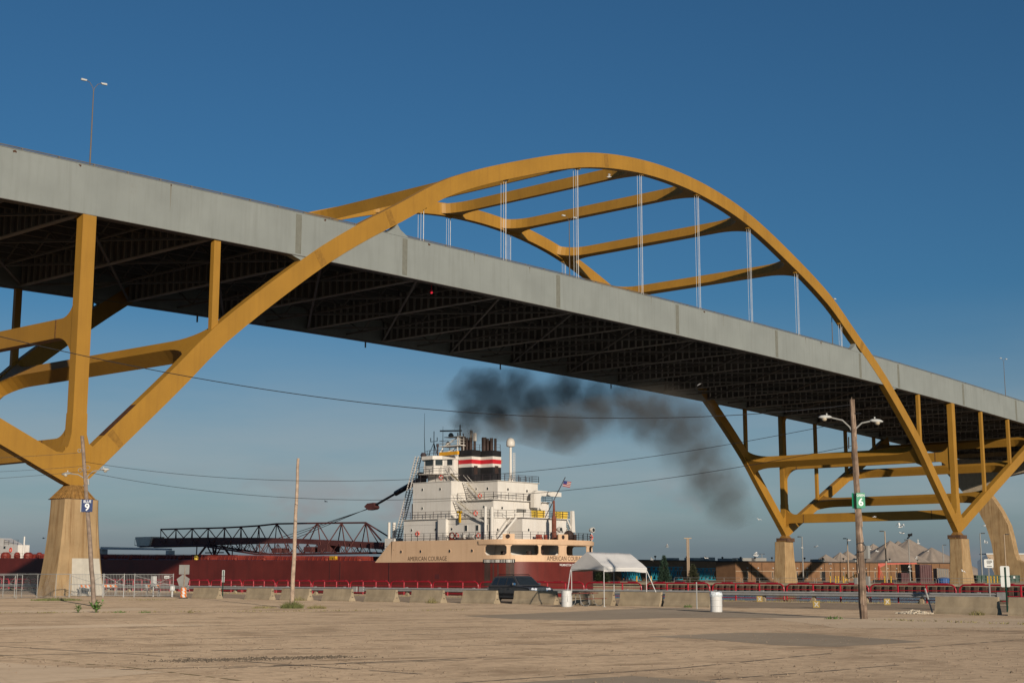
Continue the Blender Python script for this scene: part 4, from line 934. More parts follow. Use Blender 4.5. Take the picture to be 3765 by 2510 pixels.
# stores crane lying along the deck, fore part and bow house
b = MB(); b.hexa([(89.6,111,6.05),(90.4,111,6.05),(90.4,133,6.45),(89.6,133,6.45)], [(89.6,111,6.4),(90.4,111,6.4),(90.4,133,6.95),(89.6,133,6.95)]); b.box(89.3,90.7,110.6,111.4,4.2,6.0); b.box(89,91,132.6,134.4,4.4,6.6); b.build('deck_crane', mat('light_grey_crane', (.42,.43,.44), .5), ship)
bh_ = MB(); bh_.box(87,89.6,158.6,182,ztop(160),7.6); bh_.hexa([(87.3,160,7.6),(89.4,160,7.6),(89.4,181,7.6),(87.3,181,7.6)], [(87.3,165.6,9.1),(89.4,165.6,9.1),(89.4,181,9.1),(87.3,181,9.1)]); bw = bh_.build('bow_house', WHT, ship)
b = MB(); b.tube([(88,158,5),(88,158,9.3)], .16, 6); b.build('mast', WHT, bw); railing([(87.2,159,7.6),(87.2,164.4,7.6)], bw)
for v in (161.2, 167.0): b = MB(); b.torus((86.9,v,6.6), (-1,0,0), .4, .11); b.build('lifebuoy', mat('lifebuoy_orange_red', (.55,.055,.03), .5), bw)
b = MB(); b.box(86.94,86.99,163.4,164.1,6.9,7.4); b.build('window', GLS, bw)
b = MB()
for v, r in ((160.9,.95),(152.3,.9),(148.2,.6),(156.5,.6)): b.lathe([(r,0),(r*1.05,.5),(r*.9,1.0),(r*.5,1.25)], (85.7,v,ztop(v)), 10)
b.build('mooring_winch', REDD, ship)

# smoke from the funnel
SMOKE = [(90.6,36.8,22.6,1.0),(89.57,36.3,23.9,1.35),(89.86,35.96,25.74,1.97),(90.07,35.72,29.07,2.5),(91.37,34.21,28.74,2.63),(92.66,32.7,25.74,2.76),(93.95,31.2,29.07,2.63),(96.32,28.44,25.74,3.29),(98.68,25.69,24.08,2.96),(99.13,25.17,28.07,2.76),(102.14,21.66,26.74,2.96),(105.16,18.14,27.07,2.76),(108.16,14.65,25.41,3.16),(110.72,11.67,23.42,3.16),(111.95,10.23,19.79,3.16),(113.19,8.79,16.18,2.96),(114.63,7.11,13.24,2.63),(115.87,5.66,10.96,1.9)]
sm = bpy.data.materials.new('black_diesel_smoke'); sm.use_nodes = True; n = sm.node_tree; n.nodes.clear()
o = n.nodes.new('ShaderNodeOutputMaterial'); pv = n.nodes.new('ShaderNodeVolumePrincipled'); pv.inputs['Color'].default_value = (.24,.215,.19,1); pv.inputs['Anisotropy'].default_value = .1
geo = n.nodes.new('ShaderNodeNewGeometry')
wn = n.nodes.new('ShaderNodeTexNoise'); wn.inputs['Scale'].default_value = .22; wn.inputs['Detail'].default_value = 3; n.links.new(geo.outputs['Position'], wn.inputs['Vector'])
ws = n.nodes.new('ShaderNodeVectorMath'); ws.operation = 'MULTIPLY_ADD'; ws.inputs[1].default_value = (5.2,5.2,4.2); ws.inputs[2].default_value = (-2.6,-2.6,-2.1); n.links.new(wn.outputs['Color'], ws.inputs[0])
wp = n.nodes.new('ShaderNodeVectorMath'); wp.operation = 'ADD'; n.links.new(geo.outputs['Position'], wp.inputs[0]); n.links.new(ws.outputs[0], wp.inputs[1])
acc = None
for i, (x, y, z, r) in enumerate(SMOKE):
    r *= 2.15
    su = n.nodes.new('ShaderNodeVectorMath'); su.operation = 'SUBTRACT'; n.links.new(wp.outputs[0], su.inputs[0]); su.inputs[1].default_value = (x,y,z)
    ln = n.nodes.new('ShaderNodeVectorMath'); ln.operation = 'LENGTH'; n.links.new(su.outputs[0], ln.inputs[0])
    mr = n.nodes.new('ShaderNodeMapRange'); mr.interpolation_type = 'SMOOTHSTEP'; mr.inputs[1].default_value = 0; mr.inputs[2].default_value = r; k = [2.6,2.2,1.7,1.25,1.2,1.25,1.15,1.3,1.25,1.25,1.25,1.2,1.1,1.0,.85,.75,.65,.45][i]; mr.inputs[3].default_value = k; mr.inputs[4].default_value = 0; n.links.new(ln.outputs['Value'], mr.inputs[0])
    if acc is None: acc = mr.outputs[0]
    else:
        a = n.nodes.new('ShaderNodeMath'); a.operation = 'MAXIMUM'; n.links.new(acc, a.inputs[0]); n.links.new(mr.outputs[0], a.inputs[1]); acc = a.outputs[0]
dn = n.nodes.new('ShaderNodeTexNoise'); dn.inputs['Scale'].default_value = .36; dn.inputs['Detail'].default_value = 6; dn.inputs['Roughness'].default_value = .68; n.links.new(wp.outputs[0], dn.inputs['Vector'])
dr = n.nodes.new('ShaderNodeMapRange'); dr.inputs[1].default_value = .30; dr.inputs[2].default_value = .64; dr.inputs[3].default_value = .16; n.links.new(dn.outputs['Fac'], dr.inputs[0])
m1 = n.nodes.new('ShaderNodeMath'); m1.operation = 'MULTIPLY'; n.links.new(acc, m1.inputs[0]); n.links.new(dr.outputs[0], m1.inputs[1])
m2 = n.nodes.new('ShaderNodeMath'); m2.operation = 'MULTIPLY'; m2.inputs[1].default_value = .40; n.links.new(m1.outputs[0], m2.inputs[0])
n.links.new(m2.outputs[0], pv.inputs['Density']); n.links.new(pv.outputs[0], o.inputs['Volume'])
# closed block of air round the plume, cut to its outline
import bmesh
O_ = Vector((89.57,36.3,0)); rel = lambda x, y: (Vector((x,y,0))-O_).dot(RIGHT)
outl_ = [(-3.4,22.0),(1.6,21.6),(6,21.5),(14,19.5),(25,18.5),(28.5,12),(32,9),(40,8.2),(43.5,9.5),(42,15),(39,22),(36,29),(26,32),(12,32.8),(-1,32.8),(-4.6,29)]
b = MB(); b.prism(outl_, lambda a, z, c_: tuple(O_+RIGHT*a+AWAY*c_+Vector((0,0,z))), -5.0, 5.0)
smk = tag(b.build('smoke', sm, at=(100,24,8)), 'dark drifting smoke plume from the ship funnel', 'smoke', kind='stuff')
_bm = bmesh.new(); _bm.from_mesh(smk.data); bmesh.ops.recalc_face_normals(_bm, faces=_bm.faces[:]); bmesh.ops.triangulate(_bm, faces=_bm.faces[:]); _bm.to_mesh(smk.data); _bm.free()
# ---------------------------------------------------------------- red tube railing along the quay
RU = lambda v: 22.5 + .06*v
ends = [(60.3,54.9),(54.7,49.6),(49.4,44.3),(44.1,39.0),(38.8,33.6),(33.4,28.1),(27.9,22.6),(22.4,17.1),(16.9,11.6),(11.23,5.96),(5.71,.42),(.17,-5.18),(-5.43,-10.71),(-10.95,-16.31),(-16.52,-21.79),(-21.99,-27.52),(-27.71,-33.2),(-33.4,-39.14),(-39.35,-44.82),(-45.32,-51.06),(-51.31,-57.28),(-57.51,-63.76),(-63.9,-69.84),(-70.09,-76.0)]
for i, (va, vb) in enumerate(ends):
    P0 = lambda v, z: (RU(v), v, z); mid = (va+vb)/2
    lab = f'red tube railing panel along the quay, {ORD[i] if i < 20 else ORD[i-20].replace("first","twenty-first").replace("second","twenty-second").replace("third","twenty-third").replace("fourth","twenty-fourth")} counted from the left end'
    t = thing('quay_railing_panel', lab, 'railing', (RU(mid), mid, 0), None, 'red railing panels along the quay')
    r = .35; path = [P0(va,0), P0(va,1.16-r)] + [P0(va-r*(1-math.cos(R_(a))), 1.16-r+r*math.sin(R_(a))) for a in (22,45,68,90)] + [P0(vb+r*(1-math.cos(R_(a))), 1.16-r+r*math.sin(R_(a))) for a in (90,68,45,22)] + [P0(vb,1.16-r), P0(vb,0)]
    b = MB(); b.tube(path, .052, 6); b.build('hoop', RAILR, t)
    for f in (1/3, 2/3): v = va+(vb-va)*f; b = MB(); b.tube([P0(v,0), P0(v,1.13)], .062, 6); b.build('post', RAILR, t)
    b = MB()
    for z in (.20, .50, .80): b.beam(P0(va,z), P0(vb,z), .05)
    b.build('lower_rail', RAILR, t)
    for f in (.2, .52, .83):
        v = va+(vb-va)*f; b = MB(); b.hexa([P0(v-.4,1.14),P0(v+.4,1.14),(RU(v+.4)+.25,v+.4,1.14),(RU(v-.4)+.25,v-.4,1.14)], [P0(v-.4,1.27),P0(v+.4,1.27),(RU(v+.4)+.25,v+.4,1.27),(RU(v-.4)+.25,v-.4,1.27)]); b.build('light_box', mat('dark_red_light_box', (.22,.010,.02), .5), t)
# ---------------------------------------------------------------- steel guard rails
def guard(v0, v1, label, u=18.):
    t = thing('guard_rail', label, 'guard rail', (u, (v0+v1)/2, 0), None, 'steel guard rails along the quay')
    prof = [(0,.36),(-.08,.42),(-.08,.46),(0,.50),(0,.54),(-.08,.58),(-.08,.62),(0,.68),(.012,.68),(-.066,.62),(-.066,.58),(.012,.54),(.012,.50),(-.066,.46),(-.066,.42),(.012,.36)]
    b = MB(); b.prism(prof, lambda a, z, c: (u+a, c, z), v0, v1); b.build('w_beam', GALV, t)
    v = v0+1.2; s = 1
    while v < v1:
        b = MB(); b.prism([(u-.16,0),(u+.32,0),(u+.12,.5),(u+.03,.5)] if False else [(-.05,0),(.34,0),(.05,.44),(-.05,.44)], lambda a, z, c: (u+.22+c, v+a-.1, z), -.11, .11); b.build('foot', BARC, t)
        b = MB(); b.box(u+.02,u+.22,v-.09,v+.09,.40,.72); b.build('bracket', GALV, t); v += 3.81
    for ve, sg in ((v0, -1), (v1, 1)):
        b = MB(); b.prism([(-.10,.30),(.06,.30),(.06,.74),(-.10,.74)], lambda a, z, c: (u+a, ve+sg*c, z), 0, .55); b.build('end_shoe', GALV, t)
guard(-15.4, 8.0, 'steel guard rail behind the four leftmost concrete barriers')
guard(-72.6, -16.8, 'long steel guard rail running from the fifth barrier to the right edge')
guard(9.4, 60., 'far steel guard rail seen through the wire gate and behind the pier')
# ---------------------------------------------------------------- concrete barriers
def barrier(u, va, vb, i, tilt=0.):
    L_ = abs(va-vb); mid = (va+vb)/2; hw = .29
    labs = ['concrete barrier right of the orange striped drum, first of the row', 'second concrete barrier of the row, right of the thin green signpost', 'third concrete barrier, half hidden by the bare pale pole', 'fourth concrete barrier, right of the bare pale pole', 'fifth concrete barrier of the row, at the gap between the guard rails', 'sixth concrete barrier, with dry weeds at its right end', 'seventh concrete barrier, beside the rear wheel of the dark car', 'concrete barrier in front of the dark car, crossed by a diagonal shadow', 'concrete barrier behind the picnic table under the canopy', 'concrete barrier behind the two right legs of the canopy', 'concrete barrier between the canopy and the white barrel', 'large chipped concrete barrier right of the splintered pole', 'concrete barrier cut off by the right edge of the picture']
    t = thing('concrete_barrier', labs[i], 'barrier', (u+.29, mid, 0), None, 'concrete barriers along the lot')
    prof = [(-.30,0),(-.30,.09),(-.155,.34),(-.085,.81),(.085,.81),(.155,.34),(.30,.09),(.30,0)]
    b = MB(); rng_ = random.Random(i); n_ = 9; vs = []; fs = []
    for k in range(n_+1):
        v = va+(vb-va)*k/n_
        for j, (a, z) in enumerate(prof): vs.append((u+.29+a+tilt*(v-mid)+rng_.uniform(-.006,.006), v, max(0, z+rng_.uniform(-.008,.006) if z > 0 else z)))
    m_ = len(prof)
    for k in range(n_):
        for j in range(m_): fs.append((k*m_+j, k*m_+(j+1) % m_, (k+1)*m_+(j+1) % m_, (k+1)*m_+j))
    fs += [tuple(range(m_-1,-1,-1)), tuple(n_*m_+j for j in range(m_))]; b.add(vs, fs); b.build('body', BARC, t)
    b = MB()
    for z in (.28, .62): b.tube([(u+.24,vb+.02,z),(u+.24,vb-.06,z),(u+.34,vb-.06,z),(u+.34,vb+.02,z)], .012, 5)
    b.build('lifting_loop', PIPE, t)
BAR = [(-.5,-17.34,-20.41),(-.5,-23.69,-26.5),(-.5,-27.64,-30.6),(-.5,-32.08,-34.9),(-.5,-36.37,-39.2),(-.5,-40.69,-43.5),(-.3,-45.08,-47.9),(.3,-48.87,-52.2),(.3,-53.4,-56.5),(.5,-56.9,-59.8),(.5,-60.09,-63.2),(-3.4,-78.11,-81.1),(-3.8,-81.76,-84.8)]
for i, (u, a, c) in enumerate(BAR): barrier(u, a, c, i)
# ---------------------------------------------------------------- timber poles
def lamp_arm(t, p, d, length, rise, tilt=0.):
    d = Vector(d).normalized(); p = Vector(p); pts = [p, p+d*length*.18+Vector((0,0,rise*.45)), p+d*length*.5+Vector((0,0,rise*.85)), p+d*length+Vector((0,0,rise))]
    b = MB(); b.tube(pts, .035, 6); a = b.build('lamp_arm', GALP, t)
    q = pts[-1]+Vector((0,0,.02)); sd = Vector((-d.y, d.x, 0)); secs = [(0,.05,.04,-.03),(.09,.085,.08,-.05),(.28,.125,.10,-.075),(.45,.11,.08,-.06),(.55,.04,.025,-.025)]
    vs = []; fs = []; m_ = 8
    for x, w, up, dn in secs:
        for k in range(m_):
            an = 2*math.pi*k/m_; vs.append(q + d*x + sd*w*math.cos(an) + Vector((0,0,(up if math.sin(an) > 0 else -dn)*math.sin(an) + tilt*x)))
    for i in range(len(secs)-1):
        for k in range(m_): fs.append((i*m_+k, i*m_+(k+1) % m_, (i+1)*m_+(k+1) % m_, (i+1)*m_+k))
    fs += [tuple(range(m_-1,-1,-1)), tuple((len(secs)-1)*m_+k for k in range(m_))]
    b = MB(); b.add(vs, fs); hd = b.build('lamp_head', LAMP, a, True)
    b = MB(); b.lathe([(.04,-.13),(.09,-.10),(.11,-.04),(.105,0)], tuple(q+d*.31+Vector((0,0,-.035+tilt*.3))), 10); b.build('lamp_lens', LENS, a, True)
    b = MB(); b.lathe([(.03,0),(.034,.07),(.015,.085)], tuple(q+d*.20+Vector((0,0,.085))), 8); b.build('photocell', LAMP, a)
def pole(base, top, r0, r1, m_, label, name='utility_pole', seed=1, splint=0.):
    base = Vector(base); top = Vector(top); t = thing(name, label, 'pole', base); b = MB(); n_ = 14; rr = random.Random(seed); vs = []; fs = []; K = 12
    for i in range(n_+1):
        f = i/n_; c = base+(top-base)*f + Vector((rr.uniform(-.012,.012), rr.uniform(-.012,.012), 0)); r = r0+(r1-r0)*f
        for k in range(K):
            a = 2*math.pi*k/K; q = r*(1+(splint*noise.noise((k*1.7, f*2.2, seed))))
            vs.append(c+Vector((q*math.cos(a), q*math.sin(a), 0)))
    for i in range(n_):
        for k in range(K): fs.append((i*K+k, i*K+(k+1) % K, (i+1)*K+(k+1) % K, (i+1)*K+k))
    fs += [tuple(range(K-1,-1,-1)), tuple(n_*K+k for k in range(K))]; b.add(vs, fs); b.build('shaft', m_, t)
    return t, (lambda z: base+(top-base)*(z-base.z)/(top.z-base.z))
def sign_plate(t, c, rt, w, h_, m_, lines, name='sign_plate', th=.03):
    rt = Vector(rt).normalized(); nrm = Vector((rt.y, -rt.x, 0)); c = Vector(c)
    if nrm.dot(AWAY) > 0: nrm = -nrm
    b = MB(); z = Vector((0,0,h_/2)); x = rt*w/2; b.hexa([c-x-z+nrm*th/2, c+x-z+nrm*th/2, c+x-z-nrm*th/2, c-x-z-nrm*th/2], [c-x+z+nrm*th/2, c+x+z+nrm*th/2, c+x+z-nrm*th/2, c-x+z-nrm*th/2]); s = b.build(name, m_, t)
    for body, size, dy, sx, bold in lines:
        text_obj('lettering', body, size, lambda px, py: tuple(c+rt*px+Vector((0,0,py+dy))+nrm*(th/2+.004)), LETW, s, sx, bold)
    return s
p9, at9 = pole((-20.1,-34.5,0), (-20.1-1.2*.651,-34.5+1.2*.759,9.87), .135, .10, WOODG, 'leaning grey timber lamp pole in front of the left pier, with blue 9 sign', 'lamp_pole', 3, .12)
for s, z, ln, rs in ((-1,7.25,.86,.40), (1,7.25,.84,.62)): lamp_arm(p9, at9(z), RIGHT*s, ln, rs, .0 if s > 0 else -.12)
sign_plate(p9, at9(5.77)+(-AWAY)*.15+RIGHT*.05, (RIGHT+AWAY*.12), .62, .72, SBLU, [('BLUE', .22, .24, .9, .002), ('9', .58, -.10, 1.0, .010)])
sign_plate(p9, at9(5.77)+AWAY*.02-RIGHT*.27, (RIGHT*.25+AWAY), .4, .72, SWHT, [], 'sign_back')
b = MB(); b.tube([at9(7.0)+RIGHT*.17, at9(7.35)+RIGHT*.17], .06, 6); b.torus(at9(9.0)-RIGHT*.22, AWAY, .10, .02, 10, 5); b.torus(at9(8.0)+RIGHT*.2, AWAY, .13, .015, 10, 5); b.torus(at9(7.85)-RIGHT*.25, AWAY, .12, .02, 10, 5); b.build('conduit', GALP, p9)
pm, atm = pole((-15.81,-46.86,0), (-15.81+.15*.651,-46.86-.15*.759,8.16), .125, .075, WOODP, 'bare pale timber pole with weeds round its foot', 'timber_pole', 5, .10)
p6, at6 = pole((-12.25,-78.98,0), (-12.25-.14*.651,-78.98+.14*.759,9.2), .168, .105, WOOD, 'splintered dark timber lamp pole with green 6 sign', 'lamp_pole', 9, .22)
rr = random.Random(4); b = MB()
for i in range(46):
    z = rr.uniform(.3, 8.4); a = rr.uniform(0, 6.28); r = .168-.063*z/9.2; c = at6(z); d = Vector((math.cos(a), math.sin(a), 0)); l = rr.uniform(.3, 1.3); s_ = Vector((-d.y, d.x, 0))*rr.uniform(.010,.026)
    b.hexa([c+d*(r-.03)-s_, c+d*(r-.03)+s_, c+d*(r+rr.uniform(.01,.035))+s_, c+d*(r+.012)-s_], [at6(z+l)+d*(r-.05)-s_*.2, at6(z+l)+d*(r-.05)+s_*.2, at6(z+l)+d*(r-.01)+s_*.2, at6(z+l)+d*(r-.01)-s_*.2])
b.build('splinter', WOODP, p6)
for s, z, ln, rs in ((-1,7.7,.92,.72), (1,7.75,.72,.52)): lamp_arm(p6, at6(z), RIGHT*s, ln, rs, .0 if s < 0 else -.06)
sign_plate(p6, at6(4.9)-AWAY*.17+RIGHT*.10, RIGHT+AWAY*.1, .37, .64, SGRN, [('GREEN', .15, .21, .74, .001), ('6', .44, -.08, 1.0, .010)])
sign_plate(p6, at6(4.9)+AWAY*.02-RIGHT*.17, RIGHT*.5+AWAY, .3, .64, SGRN, [], 'sign_back')
b = MB(); c = at6(2.75)+RIGHT*.28; b.box(c.x-.10,c.x+.10,c.y-.10,c.y+.10,2.48,3.02); b.build('meter_box', GALP, p6)
b = MB(); c = at6(1.55)+RIGHT*.25; b.box(c.x-.08,c.x+.08,c.y-.08,c.y+.08,1.38,1.75); c = at6(1.5)-RIGHT*.23; b.box(c.x-.06,c.x+.06,c.y-.06,c.y+.06,1.42,1.7); b.build('switch_box', GALP, p6)
b = MB(); b.torus(at6(2.95)-AWAY*.19, AWAY, .19, .018, 18, 5); b.tube([at6(3.3)+RIGHT*.16, at6(2.2)+RIGHT*.2, at6(1.75)+RIGHT*.24], .012, 5); b.torus(at6(8.6)+RIGHT*.2, Vector((0,0,1)), .16, .014, 12, 4); b.tube([at6(7.6)-RIGHT*.22, at6(7.1)-RIGHT*.24], .03, 5); b.build('cable_coil', WIRE, p6)
# ---------------------------------------------------------------- overhead wires
def wire(p, q, sag, name, label, r=.012, n_=40):
    p = Vector(p); q = Vector(q); b = MB(); b.tube([p+(q-p)*(i/n_)-Vector((0,0,4*sag*(i/n_)*(1-i/n_))) for i in range(n_+1)], r, 5); return tag(b.build(name, WIRE, at=(p+q)/2), label, 'cable', 'overhead wires between the poles')
wire(at9(8.35), at6(8.3), 1.78, 'overhead_wire', 'upper wire slung between the blue 9 pole and the green 6 pole')
wire(at9(7.78), at6(7.25), 1.98, 'overhead_wire', 'lower wire slung between the blue 9 pole and the green 6 pole')
wire((-43.79,-61.67,10.2), at6(8.98), 1.62, 'overhead_wire', 'long twisted wire crossing the yellow leg and smoke to the pole top', .015)
wire(at9(8.9), (-43.5,-20,9.4), .9, 'overhead_wire', 'short wire leaving the leaning pole leftwards, highest of three', .010)
wire(at9(8.1), (-43.5,-18,8.6), .9, 'overhead_wire', 'short wire leaving the leaning pole leftwards, middle of three', .010)
wire(at9(7.8), (-43.5,-16,8.2), 1.0, 'overhead_wire', 'short wire leaving the leaning pole leftwards, lowest of three', .010)
# ---------------------------------------------------------------- dark estate car behind the barriers
car = thing('parked_car', 'dark grey sport utility car parked behind the concrete barriers', 'car', (3.25,-47.0,0), math.atan2(-.955,-.30))
hd_ = (RIGHT*.58 - AWAY*.81).normalized(); car.rotation_euler = (0,0,math.atan2(hd_.y, hd_.x))
def xs(poly, y0, y1): b = MB(); b.prism(poly, lambda x, z, y: (x, y, z), y0, y1); return b
def arch_pts(cx, r, n=7): return [(cx+r*math.cos(math.pi*i/n), .36+r*math.sin(math.pi*i/n)) for i in range(n+1)]
lower = [(-2.30,.50),(-2.36,.62),(-2.34,1.02),(-2.20,1.08),(.90,1.12),(1.20,1.10),(2.05,1.02),(2.28,.92),(2.34,.72),(2.33,.50),(2.2,.36)] + arch_pts(1.42,.44) + [(.95,.34),(-.88,.34)] + arch_pts(-1.36,.44) + [(-1.9,.38)]
vs = []; fs = []; m_ = len(lower)
prof_y = [(-.93,.985),(-.90,1.0),(.90,1.0),(.93,.985)]
b = MB()
ring = []
for y, k in ((-.86,.97),(-.93,1.0),(.93,1.0),(.86,.97)):
    ring.append([(x*k if abs(x) > 1.9 else x, y, (z if z < .9 else .9+(z-.9)*(1 if abs(y) < .9 else .72))) for x, z in lower])
for r in ring: vs += r
for i in range(3):
    for j in range(m_): fs.append((i*m_+j, i*m_+(j+1) % m_, (i+1)*m_+(j+1) % m_, (i+1)*m_+j))
fs += [tuple(range(m_-1,-1,-1)), tuple(3*m_+j for j in range(m_))]; b.add(vs, fs); body = b.build('body', GUN, car)
def gh(b, k0, k1, w0, w1, front=True):
    x = [(-2.22,1.06),(-1.86,1.64),(-1.60,1.70),(.05,1.72),(.35,1.66),(1.10,1.10)]
    sec = []
    for s in (-1, 1):
        sec.append([(px, s*(w0+(w1-w0)*((pz-1.06)/.66)), pz) for px, pz in x])
    n_ = len(x); b.add(sec[0]+sec[1], [tuple(range(n_-1,-1,-1)), tuple(range(n_,2*n_))]+[(i, (i+1) % n_, n_+(i+1) % n_, n_+i) for i in range(n_)])
b = MB(); gh(b, 0, 1, .86, .66); cab = b.build('cabin', GUN, car)
def side_pane(x0, x1, x2, x3, s):
    yy = lambda z: s*(.86+(.66-.86)*((z-1.06)/.66)+.012); b = MB(); z0, z1 = 1.14, 1.58
    b.add([(x0,yy(z0),z0),(x1,yy(z0),z0),(x2,yy(z1),z1),(x3,yy(z1),z1)], [(0,1,2,3)]); b.build('side_window', GLS, cab)
for s in (-1, 1):
    side_pane(-2.0,-1.38,-1.34,-1.72,s); side_pane(-1.28,-.42,-.42,-1.24,s); side_pane(-.32,.86,.30,-.32,s)
    b = MB(); b.tube([(-1.6,s*.62,1.75),(-1.5,s*.62,1.79),(.1,s*.62,1.80),(.2,s*.62,1.75)], .025, 6); b.build('roof_rail', TRIM, cab)
    b = MB(); b.hexa([(.62,s*.88,1.12),(.80,s*.88,1.12),(.80,s*1.08,1.14),(.66,s*1.08,1.14)], [(.62,s*.88,1.26),(.78,s*.88,1.26),(.78,s*1.08,1.28),(.66,s*1.08,1.28)]); b.build('wing_mirror', CHR if s < 0 else GUN, body)
    b = MB()
    for x in (-1.33, -.37, .93): b.box(x-.006,x+.006,s*.925,s*.934,.46,1.04)
    b.build('door_seam', TRIM, body)
    b = MB(); b.box(-.88,-.70,s*.93,s*.955,.92,.96); b.box(.10,.28,s*.93,s*.955,.92,.96); b.build('door_handle', GUN, body)
    b = MB(); b.box(-.95,1.0,s*.925,s*.945,.52,.62); b.build('rubbing_strip', TRIM, body)
    for x in (1.42, -1.36):
        b = MB(); b.tube([(x,s*.70,.36),(x,s*.73,.36),(x,s*.92,.36),(x,s*.945,.36)], [.33,.37,.37,.33], 20); w_ = b.build('wheel', TYRE, car)
        b = MB(); b.disc((x,s*.945,.36), (0,1,0), .235, .02, 18); rm_ = b.build('rim', CHR, w_)
        b = MB()
        for k in range(5): a = 2*math.pi*k/5; b.beam((x+.05*math.cos(a),s*.96,.36+.05*math.sin(a)),(x+.21*math.cos(a),s*.96,.36+.21*math.sin(a)),.05,.02,(0,1,0))
        b.build('spoke', GALP, w_)
    b = MB(); b.disc((2.27,s*.66,.86), (1,0,.15), .115, .06, 12); b.disc((2.285,s*.44,.86), (1,0,.15), .10, .06, 12); b.build('headlight', HEAD, body)
    b = MB(); b.box(-2.375,-2.30,s*.70-.1,s*.70+.1,.85,1.05); b.build('tail_light', RAILR, body)
b = MB(); wy = lambda z: .86+(.66-.86)*((z-1.06)/.66)
def onws(t, y): x = .35+(1.10-.35)*(1-t); z = 1.10+(1.66-1.10)*t; return (x+.012, y*(wy(z)-.06), z+.012)
b.add([onws(.08,-1),onws(.08,1),onws(.95,1),onws(.95,-1)], [(0,1,2,3)]); b.build('windscreen', GLS, cab)
b = MB(); b.box(2.29,2.345,-.34,.34,.74,.96); gr = b.build('grille', TRIM, body)
for k in range(8): b = MB(); y = -.35+k*.1; b.box(2.30,2.365,y-.022,y+.022,.74,.97); b.build('grille_bar', CHR, gr)
b = MB(); b.box(2.25,2.40,-.88,.88,.46,.64); b.build('front_bumper', GUN, body); b = MB(); b.box(-2.43,-2.28,-.88,.88,.48,.64); b.build('rear_bumper', TRIM, body)
b = MB(); b.tube([(1.0,-.75,1.1),(.9,-.75,1.75)], .008, 4); b.build('aerial', TRIM, body)
b = MB(); b.box(-2.0,2.1,-.75,.75,.24,.40); b.build('underbody', TRIM, car)
# ---------------------------------------------------------------- white canopy tent
tent = thing('canopy_tent', 'white peaked canopy tent standing on four thin legs in front of the barriers', 'tent', (-.4,-56.8,0))
cM = Vector((-2.2,-57.9,0)); cL = Vector((-1.86,-55.25,0)); cR = Vector((1.39,-58.35,0)); cB = cL+cR-cM
N_ = 14; vs = []; fs = []
def tz(a, c):    # a along ridge direction 0..1, c across 0..1
    return 2.18+.06*(1-a) + (.86 if True else 0)*(1-abs(2*c-1))**.93 - .07*math.sin(math.pi*a)*math.sin(math.pi*(1-abs(2*c-1))) + .03*noise.noise((a*5, c*6, 2.)) + .015*noise.noise((a*14, c*11, 5.))
for i in range(N_+1):
    for j in range(N_+1):
        a, c = i/N_, j/N_; p = cM+(cR-cM)*a+(cL-cM)*c; vs.append((p.x, p.y, tz(a, c)))
for i in range(N_):
    for j in range(N_): fs.append((i*(N_+1)+j, (i+1)*(N_+1)+j, (i+1)*(N_+1)+j+1, i*(N_+1)+j+1))
b = MB(); b.add(vs, fs); cn_ = b.build('roof_cover', CANV, tent, True)
b = MB()
for (p, q, a0, c0, a1, c1) in ((cM,cR,0,0,1,0),(cL,cB,0,1,1,1)):
    for k in range(10):
        f, g = k/10, (k+1)/10; A = p+(q-p)*f; B_ = p+(q-p)*g; za, zc = tz(a0+(a1-a0)*f, c0+(c1-c0)*f), tz(a0+(a1-a0)*g, c0+(c1-c0)*g); d0, d1 = .24+.03*math.cos(f*6.28), .24+.03*math.cos(g*6.28)
        b.add([(A.x,A.y,za),(B_.x,B_.y,zc),(B_.x,B_.y,zc-d1),(A.x,A.y,za-d0)], [(0,1,2,3)])
b.build('valance', CANV, tent)
for a in (0, 1):
    b = MB(); o_ = (cR-cM)*a
    for k in range(N_):
        f, g = k/N_, (k+1)/N_; A = cM+o_+(cL-cM)*f; B_ = cM+o_+(cL-cM)*g; low = lambda q: 2.02+.07*math.sin(math.pi*q)-.02*a
        b.add([(A.x,A.y,tz(a,f)),(B_.x,B_.y,tz(a,g)),(B_.x,B_.y,low(g)),(A.x,A.y,low(f))], [(0,1,2,3)])
    b.build('gable_cover', CANV, tent)
for c in (cM, cL, cR, cB):
    b = MB(); q = c*.985+(cM+cB)*.5*.015; b.tube([(q.x,q.y,0),(q.x,q.y,2.2)], .022, 8); lg = b.build('leg', TUBEW, tent); b = MB(); b.box(q.x-.06,q.x+.06,q.y-.06,q.y+.06,0,.02); b.build('foot_plate', TUBEW, lg)
b = MB(); b.beam((cR.x,cR.y,2.02),(.72,-59.75,.2),.05,.015); b.build('guy_strap', TUBEW, tent)
b = MB(); b.beam((cL.x-.02,cL.y,2.1),(-3.55,-56.35,.95),.05,.015); b.build('guy_strap', TUBEW, tent)
b = MB(); b.beam((*cM.xy,2.12),(*cL.xy,2.14),.04); b.beam((*cM.xy,2.12),(*cR.xy,2.12),.04); b.beam((*cB.xy,2.12),(*cL.xy,2.12),.04); b.beam((*cB.xy,2.12),(*cR.xy,2.12),.04); b.build('eave_bar', TUBEW, tent)
